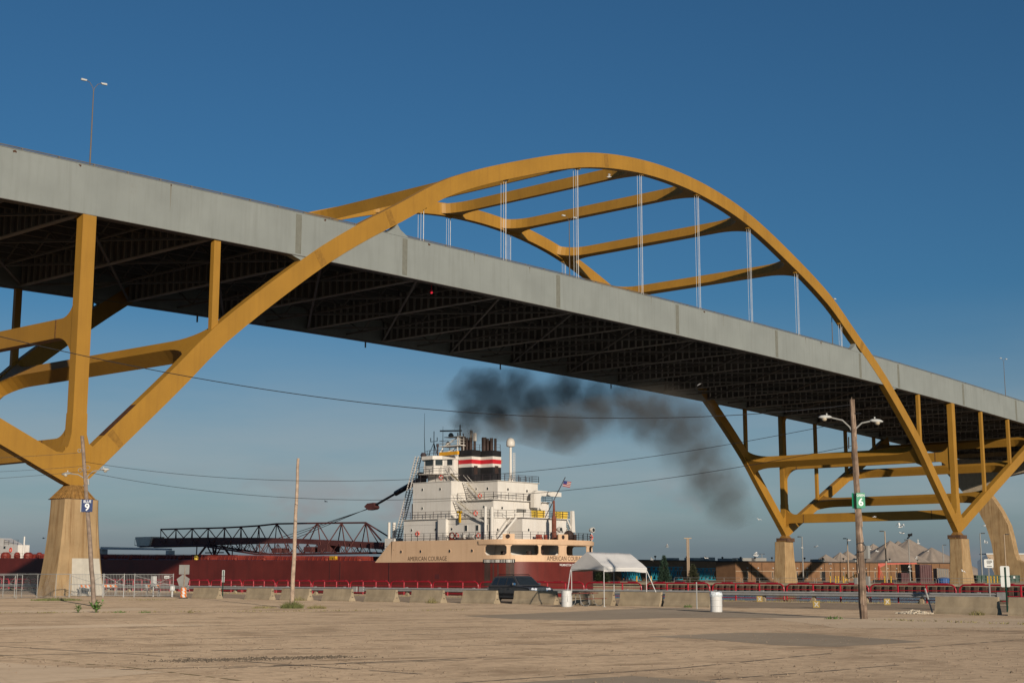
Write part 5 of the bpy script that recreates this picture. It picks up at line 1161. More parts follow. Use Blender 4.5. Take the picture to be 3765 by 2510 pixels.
# ---------------------------------------------------------------- picnic table
tb = thing('picnic_table', 'picnic table with red planks and steel tube legs under the canopy', 'table', (-1.25,-55.75,0))
for k in range(5): b = MB(); y = -56.1+k*.155; b.box(-2.1,-.35,y,y+.14,.73,.765); b.build('top_plank', TABR, tb)
for y0 in (-56.72, -55.08):
    for k in range(2): b = MB(); b.box(-2.1,-.35,y0+k*.14,y0+k*.14+.125,.42,.45); b.build('bench_plank', TABR, tb)
for x in (-1.85, -.6):
    b = MB(); b.tube([(x,-56.6,.41),(x,-56.6,.12),(x,-56.45,.03),(x,-56.2,.03),(x,-55.98,.2),(x,-55.85,.72)], .022, 6); b.tube([(x,-54.95,.41),(x,-54.95,.12),(x,-55.1,.03),(x,-55.35,.03),(x,-55.55,.2),(x,-55.6,.72)], .022, 6); b.build('leg_frame', GALP, tb)
# ---------------------------------------------------------------- drums
def drum(p, label, m_=PLW, name='plastic_barrel', h_=.91, r=.29, bag=False):
    t = thing(name, label, 'barrel', p); z = lambda f: h_*f; b = MB()
    b.lathe([(r*.95,0),(r,.02),(r,z(.30)),(r*1.035,z(.325)),(r*1.035,z(.345)),(r,z(.37)),(r,z(.63)),(r*1.035,z(.655)),(r*1.035,z(.675)),(r,z(.70)),(r,z(.97)),(r*1.03,z(.985)),(r*1.03,h_),(r*.9,h_),(r*.88,h_-.25)], p, 24); b.build('shell', m_, t, False)
    if bag:
        b = MB(); K = 20; vs = []; fs = []; rr = random.Random(2)
        prof = [(1.04,-.16),(1.10,-.08),(1.06,.02),(.9,.06),(.62,.03)]
        for q, dz in prof:
            for k in range(K): a = 2*math.pi*k/K; w = q*(1+rr.uniform(-.06,.06)); vs.append((p[0]+r*w*math.cos(a), p[1]+r*w*math.sin(a), h_+dz+rr.uniform(-.03,.035)))
        for i in range(len(prof)-1):
            for k in range(K): fs.append((i*K+k, i*K+(k+1) % K, (i+1)*K+(k+1) % K, (i+1)*K+k))
        b.add(vs, fs); b.build('bin_liner', BAG, t)
    return t
drum((-7.37,-68.66,0), 'white plastic barrel lined with a clear bag, left of the splintered pole', bag=True)
dl = drum((-3.55,-56.25,0), 'white plastic barrel standing at the left front leg of the canopy')
b = MB(); b.beam((-3.75,-56.5,.3),(-3.72,-56.45,.9),.02); b.beam((-3.72,-56.45,.9),(-3.58,-56.3,.98),.02); b.build('hanging_strap', TUBEW, dl)
b = MB(); b.tube([(-8.6,-64.8,0),(-8.6,-64.8,1.5)] if False else [(-2.9,-64.6,0),(-2.9,-64.6,1.42)], .035, 6); tag(b.build('steel_post', GALV, at=(-2.9,-64.6,0)), 'plain steel post just behind the white barrel by the guard rail', 'post')
b = MB(); b.tube([(-2.74,-77.73,0),(-2.95,-77.5,1.17)], .04, 6); tag(b.build('steel_post', GALV, at=(-2.74,-77.73,0)), 'leaning steel post at the left end of the large chipped barrier', 'post')
td = thing('traffic_drum', 'orange and white striped traffic drum left of the first barrier', 'drum', (-.96,-16.96,0)); b = MB(); b.lathe([(.34,0),(.34,.06),(.26,.07)], (-.96,-16.96,0), 18); b.build('base', TYRE, td)
K = 24; 
for zi in range(3):
    z0 = .08+zi*.245; b = MB(); b.cur = 0; r0 = .26-.012*zi; vs = []
    for k in range(K):
        b.cur = 0 if ((k//3) % 2 == 0) else 1; a = 2*math.pi*k/K; c = 2*math.pi*(k+1)/K; tw = -.55
        f = lambda an, z, r: (-.96+r*math.cos(an), -16.96+r*math.sin(an), z)
        b.add([f(a,z0,r0),f(c,z0,r0),f(c+tw,z0+.23,r0-.008),f(a+tw,z0+.23,r0-.008)], [(0,1,2,3)])
    b.build('stripe_band', [ORG, SWHT], td)
b = MB(); b.lathe([(.235,.06),(.225,.80),(.2,.82),(.05,.82)], (-.96,-16.96,0), 18); b.build('core', ORG, td)
# ---------------------------------------------------------------- signs
t = thing('road_sign', 'two grey sign backs on a timber post behind the orange drum', 'sign', (3.5,-10.85,0)); b = MB(); b.tube([(3.5,-10.85,0),(3.6,-10.9,2.5)], .07, 6); b.build('post', WOODG, t)
q = Vector((3.42,-10.95,0)); b = MB(); x = RIGHT*.42; o_ = AWAY*.012
def flat(b, pts): b.hexa if False else None; b.add([p-o_ for p in pts]+[p+o_ for p in pts], [tuple(range(len(pts)-1,-1,-1)), tuple(range(len(pts),2*len(pts)))]+[(i, (i+1) % len(pts), len(pts)+(i+1) % len(pts), len(pts)+i) for i in range(len(pts))])
q2 = q+RIGHT*.0+AWAY*.12
flat(b, [q2-x+Vector((0,0,1.80)), q2+x+Vector((0,0,1.80)), q2+x+Vector((0,0,2.56)), q2-x+Vector((0,0,2.56))]); b.build('sign_panel', SGRY, t)
b = MB(); c = q2-RIGHT*.05+Vector((0,0,1.28)); flat(b, [c+RIGHT*.55*math.cos(R_(a))+Vector((0,0,.52*math.sin(R_(a)))) for a in (18,95,165,235,310)]); b.build('sign_panel', SGRY, t)
def post_sign(p, z0, z1, w, label, m_=SWHT, post=DGRN, two=True, turn=0., front=1):
    t = thing('parking_sign', label, 'sign', p); b = MB(); p = Vector(p); b.beam(p, p+Vector((0,0,z1-.05)), .07, .05); b.build('post', post, t)
    rt = (RIGHT+AWAY*turn).normalized(); zs = [(z0,(z0+z1)/2-.01),((z0+z1)/2+.01,z1)] if two else [(z0,z1)]
    for za, zc in zs:
        b = MB(); pts = []
        for sx, sz in ((-1,-1),(1,-1),(1,1),(-1,1)):
            for e in ((.8,1),(1,.85)) if sx*sz < 0 else ((1,.85),(.8,1)): pts.append(p+AWAY*.06*front+rt*w/2*sx*e[0]+Vector((0,0,(za+zc)/2+(zc-za)/2*sz*e[1])))
        flat(b, pts); b.build('sign_panel', m_, t)
    return t
post_sign((.59,-19.72,0), 1.21, 2.12, .34, 'narrow white sign on a thin green post behind the first barrier', turn=2.2)
post_sign((1.86,-79.52,0), 1.21, 2.23, .62, 'white double sign seen from behind on a dark post at the right edge', turn=.5)
ts = post_sign((15.0,-73.35,0), 2.2, 2.7, .56, 'small white notice on a post at the right end of the guard rail', two=False, post=GALV, turn=.1, front=-1)
b = MB()
for z, w in ((2.60,.40),(2.53,.40),(2.45,.22),(2.29,.36)):
    c = Vector((15.0,-73.35,z))-AWAY*.085; b.add([c-RIGHT*w/2-Vector((0,0,.018)), c+RIGHT*w/2-Vector((0,0,.018)), c+RIGHT*w/2+Vector((0,0,.018)), c-RIGHT*w/2+Vector((0,0,.018))], [(0,1,2,3)])
b.build('printed_line', WIRE, ts)
for (u, v), lab in (((16.3,-57.0), 'small yellow plate with a white X below the guard rail, leftmost of three'), ((3.7,-68.1), 'small yellow plate with a white X on the road, nearest of three'), ((12.8,-67.9), 'small yellow plate with a white X right of the splintered pole')):
    t = thing('marker_plate', lab, 'marker', (u,v,0), None, 'yellow X marker plates'); p = Vector((u,v,0)); b = MB(); rt = RIGHT; x = rt*.19; up = Vector((0,0,.38)); lean = AWAY*.06
    b.hexa([p-x-o_, p+x-o_, p+x+o_, p-x+o_], [p-x+up+lean-o_, p+x+up+lean-o_, p+x+up+lean+o_, p-x+up+lean+o_]); pl = b.build('plate', mat('dull_yellow_plate', (.26,.17,.03), .7), t)
    b = MB()
    for s in (-1, 1): b.beam(p-x*.55*s+up*.18+lean*.18-AWAY*.022, p+x*.55*s+up*.82+lean*.82-AWAY*.022, .06, .008, AWAY)
    b.build('white_cross', mat('dull_white_cross', (.38,.35,.30), .7), pl)
# ---------------------------------------------------------------- fence and gate in front of the left pier
def picket(p, q, label, h_=1.85, z0=.08, step=.115, diag=False):
    p = Vector(p); q = Vector(q); t = thing('metal_gate', label, 'gate', ((p.x+q.x)/2,(p.y+q.y)/2,0), None, 'tube gates before the left pier'); L_ = (q-p).length; d = (q-p)/L_
    b = MB(); Z = lambda v, z: v+Vector((0,0,z)); b.tube([Z(p,0), Z(p,h_)], .028, 6); b.tube([Z(q,0), Z(q,h_)], .028, 6); b.tube([Z(p,h_-.05), Z(q,h_-.05)], .024, 6); b.tube([Z(p,z0+.05), Z(q,z0+.05)], .02, 6); b.build('gate_frame', GALV, t)
    b = MB(); n_ = int(L_/step)
    for i in range(1, n_): c = p+d*(L_*i/n_); b.beam(Z(c,z0+.05), Z(c,h_-.05), .018)
    b.build('bar', GALV, t)
    if diag: b = MB(); b.tube([Z(p,.2), Z(q,1.7)], .02, 5); b.tube([Z(p,1.7), Z(q,.9)], .02, 5); b.tube([Z(p,1.0), Z(q,1.0)], .03, 5); b.build('brace', GALV, t)
    return t
picket((-3.6,-5.6,0), (-1.9,-7.6,0), 'silver tube gate directly in front of the painted pier patch', diag=True)
picket((-1.85,-7.65,0), (-.82,-8.86,0), 'silver tube gate right of the leaning pole', diag=True)
picket((-.8,-8.9,0), (-.27,-9.5,0), 'narrow silver tube gate in the middle of the gate row')
g4 = picket((-.27,-9.55,0), (1.46,-12.28,0), 'rightmost silver tube gate, next to the orange drum, with a white sign', diag=True)
b = MB(); c = Vector((1.15,-11.85,1.58))-AWAY*.08; b.hexa([c-RIGHT*.2-Vector((0,0,.1))-o_, c+RIGHT*.2-Vector((0,0,.1))-o_, c+RIGHT*.2-Vector((0,0,.1))+o_, c-RIGHT*.2-Vector((0,0,.1))+o_], [c-RIGHT*.2+Vector((0,0,.1))-o_, c+RIGHT*.2+Vector((0,0,.1))-o_, c+RIGHT*.2+Vector((0,0,.1))+o_, c-RIGHT*.2+Vector((0,0,.1))+o_]); sgp = b.build('gate_sign', SWHT, g4)
b = MB(); c2 = c-AWAY*.02
for i, w in enumerate((.07,.05,.06,.05,.06)): x0 = -.15+i*.065; b.add([c2+RIGHT*x0-Vector((0,0,.03)), c2+RIGHT*(x0+.045)-Vector((0,0,.03)), c2+RIGHT*(x0+.045)+Vector((0,0,.03)), c2+RIGHT*x0+Vector((0,0,.03))], [(0,1,2,3)])
b.build('printed_line', WIRE, sgp)
fn_ = thing('chain_link_fence', 'chain-link fence with silver posts across the left pier', 'fence', (-10,-8,0)); pts = [(-24,-10.5),(-17,-10.2),(-10.12,-8.77),(-7.4,-7.1),(-5.0,-5.8),(-3.65,-5.55)]
for u, v in pts: b = MB(); b.tube([(u,v,0),(u,v,1.85)], .028, 6); b.build('post', GALP, fn_)
b = MB(); b.tube([(u,v,1.82) for u, v in pts], .028, 6); b.tube([(u,v,.08) for u, v in pts], .012, 4); b.build('top_rail', GALV, fn_)
b = MB()
for (a, c), (e, g) in zip(pts, pts[1:]):
    L_ = math.hypot(e-a, g-c); n_ = int(L_/.16)
    for i in range(n_):
        f = i/n_; f2 = min(1, (i+11)/n_); f3 = max(0, (i-11)/n_)
        for ff in (f2, f3): hgt_ = 1.74*abs(ff-f)*L_/1.76; b.beam((a+(e-a)*f, c+(g-c)*f, .08), (a+(e-a)*ff, c+(g-c)*ff, .08+hgt_), .006)
b.build('wire_mesh', GALV, fn_)
f2 = thing('chain_link_fence', 'short set-back fence with paired posts left of the left pier', 'fence', (-6.3,-1,0))
for u, v in ((-6.04,.29),(-6.4,-2.1),(-6.65,-3.6)): b = MB(); b.tube([(u,v,0),(u,v,1.75)], .034, 6); b.build('post', GALP, f2)
b = MB(); b.tube([(-9.5,9,1.72),(-6.04,.29,1.72),(-6.4,-2.1,1.72),(-6.65,-3.6,1.72)], .03, 6); b.tube([(-6.04,.29,.3),(-6.4,-2.1,1.6)], .02, 5); b.build('top_rail', GALV, f2)
def barricade(p, label, L_=.95, rt=RIGHT):
    t = thing('striped_barricade', label, 'barricade', p, None, 'striped barricades behind the gates'); p = Vector(p); rt = Vector(rt).normalized()
    n_ = 6; b = MB()
    for i in range(n_):
        b.cur = i % 2; x0 = -L_/2+L_*i/n_; x1 = x0+L_/n_; sk = .12
        b.hexa([p+rt*x0-o_+Vector((0,0,.72)), p+rt*x1-o_+Vector((0,0,.72)), p+rt*x1+o_+Vector((0,0,.72)), p+rt*x0+o_+Vector((0,0,.72))], [p+rt*(x0-sk)-o_+Vector((0,0,.98)), p+rt*(x1-sk)-o_+Vector((0,0,.98)), p+rt*(x1-sk)+o_+Vector((0,0,.98)), p+rt*(x0-sk)+o_+Vector((0,0,.98))])
    b.build('striped_board', [SWHT, ORG], t)
    for s in (-1, 1): b = MB(); c = p+rt*s*L_*.42; b.beam(c-AWAY*.3, c+Vector((0,0,.95)), .05); b.beam(c+AWAY*.3, c+Vector((0,0,.95)), .05); b.build('leg', GALP, t)
barricade((2.5,-1.98,0), 'orange striped barricade right of the pier behind the gates', 1.25); barricade((2.51,-8.14,0), 'orange striped barricade behind the rightmost gate', 1.15); barricade((-.6,-3.1,0), 'orange striped barricade in front of the painted pier patch', 1.0)
b = MB(); p = Vector((2.2,-8.6,0)); b.box(p.x-.16,p.x+.16,p.y-.16,p.y+.16,.85,1.65); b.tube([p, p+Vector((0,0,.85))], .05, 6); tag(b.build('utility_cabinet', SWHT, at=(2.2,-8.6,0)), 'white utility cabinet on a post behind the rightmost gate', 'cabinet')
b = MB(); b.lathe([(.2,0),(.22,.1),(.2,.35),(.05,.38)], (2.6,-10.6,.5), 10); b.tube([(2.6,-10.6,0),(2.6,-10.6,.5)], .05, 6); tag(b.build('white_tank', PLW, at=(2.6,-10.6,0)), 'small white tank behind the rightmost gate', 'tank')
# ---------------------------------------------------------------- weeds and litter
def tuft(p, n_, h_, spread, m_, name, label, seed, wide=.02, cat='weeds'):
    rr = random.Random(seed); b = MB(); p = Vector(p)
    for i in range(n_):
        a = rr.uniform(0, 6.28); r = spread*math.sqrt(rr.random()); q = p+Vector((r*math.cos(a), r*math.sin(a), 0)); hh = h_*rr.uniform(.25, 1)*(1.15-.75*(r/spread)); ln = Vector((rr.uniform(-1,1), rr.uniform(-1,1), 0))*hh*.75; w = Vector((rr.uniform(-1,1), rr.uniform(-1,1), 0)).normalized()*wide
        b.add([q-w, q+w, q+ln*.4+w*.8+Vector((0,0,hh*.6)), q+ln*.4-w*.8+Vector((0,0,hh*.6)), q+ln+Vector((0,0,hh))], [(0,1,2,3),(3,2,4)])
    return tag(b.build(name, m_, at=p), label, cat)
def leafy(p, n_, h_, spread, name, label, seed, ls=.11, m_=LEAFB):
    rr = random.Random(seed); t = thing(name, label, 'plant', p); p = Vector(p); bs = MB(); bl = MB()
    for i in range(n_):
        a = rr.uniform(0, 6.28); top = p+Vector((math.cos(a)*spread*rr.uniform(.2,1), math.sin(a)*spread*rr.uniform(.2,1), h_*rr.uniform(.5,1))); bs.tube([p, p+(top-p)*.5+Vector((0,0,.05)), top], .010, 4)
        for k in range(7):
            c = p+(top-p)*rr.uniform(.35, 1.02); d = Vector((rr.uniform(-1,1), rr.uniform(-1,1), rr.uniform(-.3,.6))).normalized(); s = d.cross(Vector((0,0,1))).normalized()*ls*.45; l = ls*rr.uniform(.8,1.5)
            bl.add([c, c+d*l*.5+s, c+d*l, c+d*l*.5-s], [(0,1,2,3)])
    bs.build('stem', LEAF, t); bl.build('leaves', m_, t); return t
leafy((-20.6,-35.6,0) if False else (-27.6,-46.2,0), 16, .62, .36, 'leafy_weed', 'bright green broad-leaved weed in front of the leaning pole foot', 1, .13)
leafy((-28.4,-45.9,0), 7, .42, .18, 'leafy_weed', 'smaller upright green weed left of the leaning pole foot', 2, .10)
for i, (p, n_, h_, s, w, m_, lab) in enumerate((((-27.0,-47.3,0),60,.16,.35,.012,LEAF,'low weed tuft first right of the leaning pole on the lot edge'),((-26.2,-48.2,0),60,.18,.3,.012,LEAF,'low weed tuft second right of the leaning pole on the lot edge'),((-24.8,-49.9,0),40,.24,.15,.012,DRYG,'thin dry weed standing between the two timber poles'),((-29.4,-44.9,0),60,.12,.45,.012,DRYG,'low dry weeds on the lot edge left of the leaning pole'))): tuft(p, n_, h_, s, m_, 'weed_tuft', lab, 20+i, w)
tuft((-15.9,-47.0,0), 1100, .60, .62, mat('olive_weed', (.13,.14,.045), .8, var=.4, scale=5), 'weed_clump', 'shaggy weeds round the foot of the bare pale pole', 31, .007)
tuft((-15.2,-48.2,0), 380, .30, .55, DRYG, 'weed_clump', 'low dry weeds right of the bare pale pole', 32, .007)
tuft((-16.7,-45.6,0), 320, .22, .7, DRYG, 'weed_clump', 'low dry weeds left of the bare pale pole', 33, .007)
tuft((-1.1,-43.3,0), 90, .55, .35, DRYG, 'weed_clump', 'dry weeds at the right end of the sixth barrier', 34, .012)
tuft((-1.1,-30.4,0), 120, .5, .6, DRYG, 'weed_clump', 'dry weeds at the foot of the third barrier', 35, .012)
tuft((-.1,-62.2,0), 70, .3, .25, LEAF, 'weed_clump', 'small weed before the barrier between canopy and barrel', 36, .012)
tuft((-4.0,-80.4,0), 120, .34, .35, DRYG, 'weed_clump', 'dry weeds before the large chipped barrier', 37, .012)
tuft((-13.2,-78.1,0), 40, .2, .4, LEAF, 'weed_clump', 'spiky low weeds at the left of the splintered pole foot', 38, .02)
tuft((-12.05,-17.45,0), 800, .30, 1.8, mat('olive_weed', (.13,.14,.045), .8, var=.4, scale=5), 'grass_patch', 'green grass patch by the chain-link fence', 39, .014)
tuft((-6.5,-20.5,0), 260, .14, 2.2, DRYG, 'grass_patch', 'thin dry grass right of the chain-link fence', 40, .012)
rr = random.Random(50); b = MB()
for i in range(2600):
    v = rr.uniform(-73, 10); u = 17.0+rr.gauss(0, .35); hh = rr.uniform(.04, .16)*(1 if noise.noise((v*.35, 0, 5)) > -.1 else .45); w = Vector((rr.uniform(-1,1), rr.uniform(-1,1), 0)).normalized()*.02; q = Vector((u, v, 0)); ln = Vector((rr.uniform(-1,1), rr.uniform(-1,1), 0))*hh*.6
    b.add([q-w, q+w, q+ln+Vector((0,0,hh))], [(0,1,2)])
tag(b.build('verge_grass', DRYG, at=(17,-30,0)), 'dry low grass strip at the foot of the guard rail', 'grass', kind='stuff')
rr = random.Random(51); b = MB()
for i in range(700):
    if i < 350: q = Vector((-28.5+rr.uniform(-9,16), 0, 0)); q.y = -45.5-(q.x+28.5)*.72+rr.gauss(0,.25)
    else: f = rr.random(); q = Vector((-13+f*-2.5+rr.gauss(0,.3), -80-f*14+rr.gauss(0,.3), 0))
    hh = rr.uniform(.03,.10); w = Vector((rr.uniform(-1,1), rr.uniform(-1,1), 0)).normalized()*.025; ln = Vector((rr.uniform(-1,1), rr.uniform(-1,1), 0))*hh
    b.add([q-w, q+w, q+ln+Vector((0,0,hh))], [(0,1,2)])
tag(b.build('crack_weeds', DRYG, at=(-20,-55,0)), 'sparse dry weeds along the cracks of the lot', 'grass', kind='stuff')
rr = random.Random(52); b = MB()
for i in range(240):
    a = rr.uniform(0, 6.28); r = .9*rr.random()**.7; q = Vector((-3.6+r*math.cos(a)*.6, -77.2+r*math.sin(a), 0)); s = rr.uniform(.02,.06); z = .16*(1-r/.9)*rr.random()
    b.hexa([q+Vector((-s,-s,z)), q+Vector((s,-s*.8,z)), q+Vector((s*.8,s,z)), q+Vector((-s,s*.9,z))], [q+Vector((-s*.6,-s*.5,z+s*1.2)), q+Vector((s*.5,-s*.5,z+s)), q+Vector((s*.5,s*.6,z+s*1.2)), q+Vector((-s*.5,s*.5,z+s))])
tag(b.build('rubble_heap', mat('pale_rubble', (.55,.47,.36), .9, var=.2, scale=8), at=(-3.6,-77.2,0)), 'pale rubble heap at the left end of the large chipped barrier', 'rubble', kind='stuff')
# ---------------------------------------------------------------- far shore
WA = Vector((214.5,67.3,0)); WB = Vector((300.,52.,0)); wd = (WB-WA).normalized(); wn_ = Vector((wd.y,-wd.x,0)); wL = (WB-WA).length
bld = thing('brick_building', 'long low tan brick building on the far quay behind the piers', 'building', ((WA+WB)/2)[:])
def onw(s, out, z): p = WA+wd*s+wn_*out; return (p.x, p.y, z)
def wbox(b, s0, s1, o0, o1, z0, z1): b.hexa([onw(s0,o0,z0),onw(s1,o0,z0),onw(s1,o1,z0),onw(s0,o1,z0)], [onw(s0,o0,z1),onw(s1,o0,z1),onw(s1,o1,z1),onw(s0,o1,z1)])
b = MB(); wbox(b, 0, wL, 0, -6, 0, 4.45); b.build('wall', BRK, bld)
b = MB(); wbox(b, -.2, wL+.2, .18, -6.2, 4.452, 4.72); b.build('roof_edge', mat('dark_roof_edge', (.05,.04,.035), .7), bld)
b = MB(); wbox(b, 0, wL, .06, .001, 2.32, 2.46); b.build('stone_band', STON, bld)
s = 4.
k = 0
while s < wL-4:
    b = MB(); wbox(b, s-.32, s+.32, .05, .001, .55, 2.30); w_ = b.build('slit_window', STON, bld); b = MB(); wbox(b, s-.17, s+.17, .07, .051, .75, 2.2); b.build('pane', GLS, w_)
    b = MB(); wbox(b, s+1.4, s+1.46, .10, .002, .2, 4.3); b.build('downpipe', TRIM, bld)
    b = MB(); wbox(b, s-.15, s+.15, .25, .002, 3.0, 3.25); b.build('wall_lamp', LAMP, bld); s += 5.2 if k % 2 else 3.7; k += 1
for s in (31.0,): b = MB(); wbox(b, s, s+1.4, .05, .001, .02, 2.3); b.build('door', TRIM, bld)
for s, w, h_ in ((1,2.2,.5),(4.5,3.4,.7),(9,4.2,.75),(20,2.5,.5),(33,2,.6),(47,3,.5),(60,2,.6)):
    b = MB(); wbox(b, s, s+w, -2, -5, 4.722, 4.722+h_); b.build('rooftop_unit', GALP, bld)
for s in (3, 8, 14, 19, 26, 33, 41, 50, 60, 72):
    b = MB(); p = onw(s, -1, 4.72); b.lathe([(.05,0),(.05,.5),(.22,.6),(.28,.85),(.1,.95)], p, 8); b.build('rooftop_fan', TRIM, bld)
# darker wing standing further back
wg = thing('building_wing', 'long dark brick wing in the shade left of the smaller far pier', 'building', (250,112,0))
b = MB(); b.box(219,288,108,122,0,5.1); b.build('wall', BRK, wg); b = MB(); b.box(218.8,288.2,107.8,122.2,5.102,5.4); b.build('roof_edge', mat('dark_roof_edge', (.05,.04,.035), .7), wg)
b = MB(); b.box(219,288,107.94,107.999,2.6,2.76); b.build('stone_band', STON, wg)
for u in (240, 262, 277): b = MB(); b.box(u,u+1.8,107.9,107.95,.02,2.6); b.build('door', TRIM, wg)
for u in (226, 233, 248, 255, 270, 283): b = MB(); b.box(u,u+.7,107.92,107.999,.7,2.5); b.build('slit_window', GLS, wg)
for u, w, h_ in ((229,2.6,.8),(233.5,1.2,.5),(252,3,.6),(262,4,.7),(270,3,.9),(279,4,.7)): b = MB(); b.box(u,u+w,110,113,5.402,5.402+h_); b.build('rooftop_unit', GALP, wg)
for u in (224, 231.5, 243, 258, 267, 276): b = MB(); b.lathe([(.07,0),(.07,.6),(.26,.7),(.32,1.0),(.1,1.1)], (u,109.5,5.4), 8); b.build('rooftop_fan', TRIM, wg)
# gravel piles
for i, (u, v, z, r) in enumerate(((520.5, 208.1, 10.8, 18.6), (539.1, 210.6, 12.0, 17.1), (555.4, 215.2, 12.9, 21.7), (577.8, 212.8, 16.6, 26.4), (540.0, 185.6, 17.0, 29.4), (585.9, 203.5, 17.9, 31.0), (574.7, 192.5, 18.5, 34.1), (567.0, 177.9, 14.2, 27.9))):
    labs = ['low grey gravel pile left of the splintered pole, leftmost of all','small gravel pile second from the left behind the brick building','gravel pile third from the left, just before the splintered pole','gravel pile peeking out behind the left flank of the big cone','big pale gravel cone right of the splintered pole','gravel pile peak directly behind the big cone','tallest gravel pile with machinery on its peak','rightmost gravel pile, next to the far right pier']
    b = MB(); K = 64; rows = 18; vs = []; fs = []
    for j in range(rows+1):
        f = j/rows; rr_ = r*f; zz = z*(1-f)**1.0
        for k in range(K):
            a = 2*math.pi*k/K; n1 = noise.noise((math.cos(a)*2.2+i*3, math.sin(a)*2.2, f*2)); n2 = noise.noise((math.cos(a)*9+i*3, math.sin(a)*9, f*1.4)); q = rr_*(1+.15*n1+.10*n2); vs.append((u+q*math.cos(a), v+q*math.sin(a), zz*(1-.25*f*(1-f)) - .25*math.exp(-f*8)))
    for j in range(rows):
        for k in range(K): fs.append((j*K+k, (j+1)*K+k, (j+1)*K+(k+1) % K, j*K+(k+1) % K))
    b.add(vs, fs); tag(b.build('gravel_pile', GRAV, at=(u,v,0), smooth=True), labs[i], 'gravel pile', 'gravel piles behind the brick building')
b = MB(); b.beam((573.1,192.5,18.4),(578.1,192.5,20.8),.5); cm_ = thing('conveyor_head', 'dark conveyor machinery on top of the tallest gravel pile', 'machine', (574.7,192.5,18.0)); b.build('conveyor_arm', TRIM, cm_)
b = MB(); b.box(575.7,577.3000000000001,191.9,193.5,19.6,20.7); b.build('drive_housing', TRIM, cm_)
# yard light poles
YARD = [((228.2,57.5),10.3,-1,GALP,'yard light pole just right of the smaller far pier'),((250.6,57.5),10.3,-1,STON,'tan yard light pole left of the splintered pole with a bird at its head'),((199.9,22.9),10.3,-1,STON,'tallest pale yard light pole in front of the big gravel cone'),((272.6,51.8),10.3,-1,GALP,'slim dark yard light pole before the tallest gravel pile'),((335.6,70.5),10.2,1,GALP,'dark yard light pole just left of the far right pier'),((227.1,14.3),10.3,1,GALP,'grey yard light pole just right of the far right pier'),((238.3,13.5),10.3,1,STON,'pale yard light pole in front of the curved approach bent'),((387,162.5),8.9,0,GALP,'distant small light pole left of the smaller far pier')]
for (u, v), h_, sd, m_, lab in YARD:
    t = thing('yard_light_pole', lab, 'light pole', (u,v,0), None, 'light poles in the far yard'); b = MB(); b.tube([(u,v,0),(u,v,h_)], [.17,.11], 8); b.build('pole', m_, t)
    for s in ((sd,) if sd else (-1,1)):
        c = Vector((u,v,h_))+RIGHT*s*.65; b = MB(); b.beam(Vector((u,v,h_-.05)), Vector((u,v,h_-.05))+RIGHT*s*.4, .09); b.beam(c-RIGHT*.38, c+RIGHT*.38, .32, .2); b.build('lamp_head', TRIM, t)
t = thing('twin_timber_post', 'tall square twin pole behind the smaller conifer', 'pole', (184.8,60.5,0)); b = MB()
for s in (-.16, .16): c = Vector((184.8,60.5,0))+RIGHT*s; b.beam(c, c+Vector((0,0,9.3)), .2)
b.build('shaft', STON, t); b = MB(); c = Vector((184.8,60.5,9.2)); b.beam(c-RIGHT*.8, c+RIGHT*.8, .22, .16); b.build('crossarm', STON, t)
# conifers
def conifer(p, h_, r, label, seed, m_=NEED, dens=1., name='spruce_tree', bushy=False):
    rr = random.Random(seed); t = thing(name, label, 'tree', p); p = Vector(p); b = MB(); b.tube([p, p+Vector((0,0,h_*.5)), p+Vector((0,0,h_*.98))], [.16,.10,.02], 7); b.build('trunk', BARK, t); b = MB()
    nl = int(26*dens)
    for l in range(nl):
        f = (l+.5)/nl; z = h_*(.06+.92*f); rad = (r*(1-f)**.85+.08) if not bushy else r*math.sin(math.pi*min(1,.18+f*.8))**.6; nb = max(5, int(14*(1-f)+5))
        for k in range(nb):
            a = 2*math.pi*(k+rr.random())/nb; L_ = rad*rr.uniform(.72,1.12); d = Vector((math.cos(a), math.sin(a), -.18+.35*f))
            for q in range(int(9+L_*13)):
                s = rr.uniform(.25,1.0); c = p+Vector((0,0,z))+d*L_*s+Vector((rr.uniform(-.1,.1), rr.uniform(-.1,.1), rr.uniform(-.14,.08))); e = Vector((math.cos(a)+rr.uniform(-.8,.8), math.sin(a)+rr.uniform(-.8,.8), rr.uniform(-.5,.35))).normalized()*rr.uniform(.22,.42); w = e.cross(Vector((rr.uniform(-1,1),rr.uniform(-1,1),1))).normalized()*rr.uniform(.07,.14)
                b.add([c-w, c+e*.55-w*.8+w*1.6, c+e, c+w*.2-e*.1], [(0,1,2,3)])
    b.build('crown', m_, t)
conifer((181.5,64.4,0), 5.75, 1.55, 'tall blue-green spruce on the far quay right of the canopy', 61)
conifer((185.4,59.7,0), 3.9, 1.35, 'smaller brownish spruce at the foot of the twin pole', 62, mat('brownish_needles', (.07,.075,.04), .8, var=.45, scale=3))
conifer((179.9,79.5,0), 2.9, 1.7, 'dark round bush beside the ship stern on the far quay', 63, mat('dark_bush_leaf', (.035,.05,.022), .8, var=.4, scale=3), .8, 'round_bush', True)
# far quay pipe rails
for i in range(14):
    v1_ = 60-i*8.2; v0_ = v1_-7.8; t = thing('pipe_rail', f'grey pipe rail on the far quay edge, {ORD[i]} counted from the left', 'railing', (178.7,(v0_+v1_)/2,0), None, 'grey pipe rails on the far quay'); b = MB(); x = 178.7
    b.tube([(x,v0_,0),(x,v0_,.85),(x,v0_+.15,1.0),(x,v1_-.15,1.0),(x,v1_,.85),(x,v1_,0)], .035, 5); b.beam((x,v0_,.5),(x,v1_,.5),.045); b.build('hoop', GALP, t)
    b = MB(); b.tube([(x,(v0_+v1_)/2,0),(x,(v0_+v1_)/2,1.0)], .035, 5); b.build('post', GALP, t)
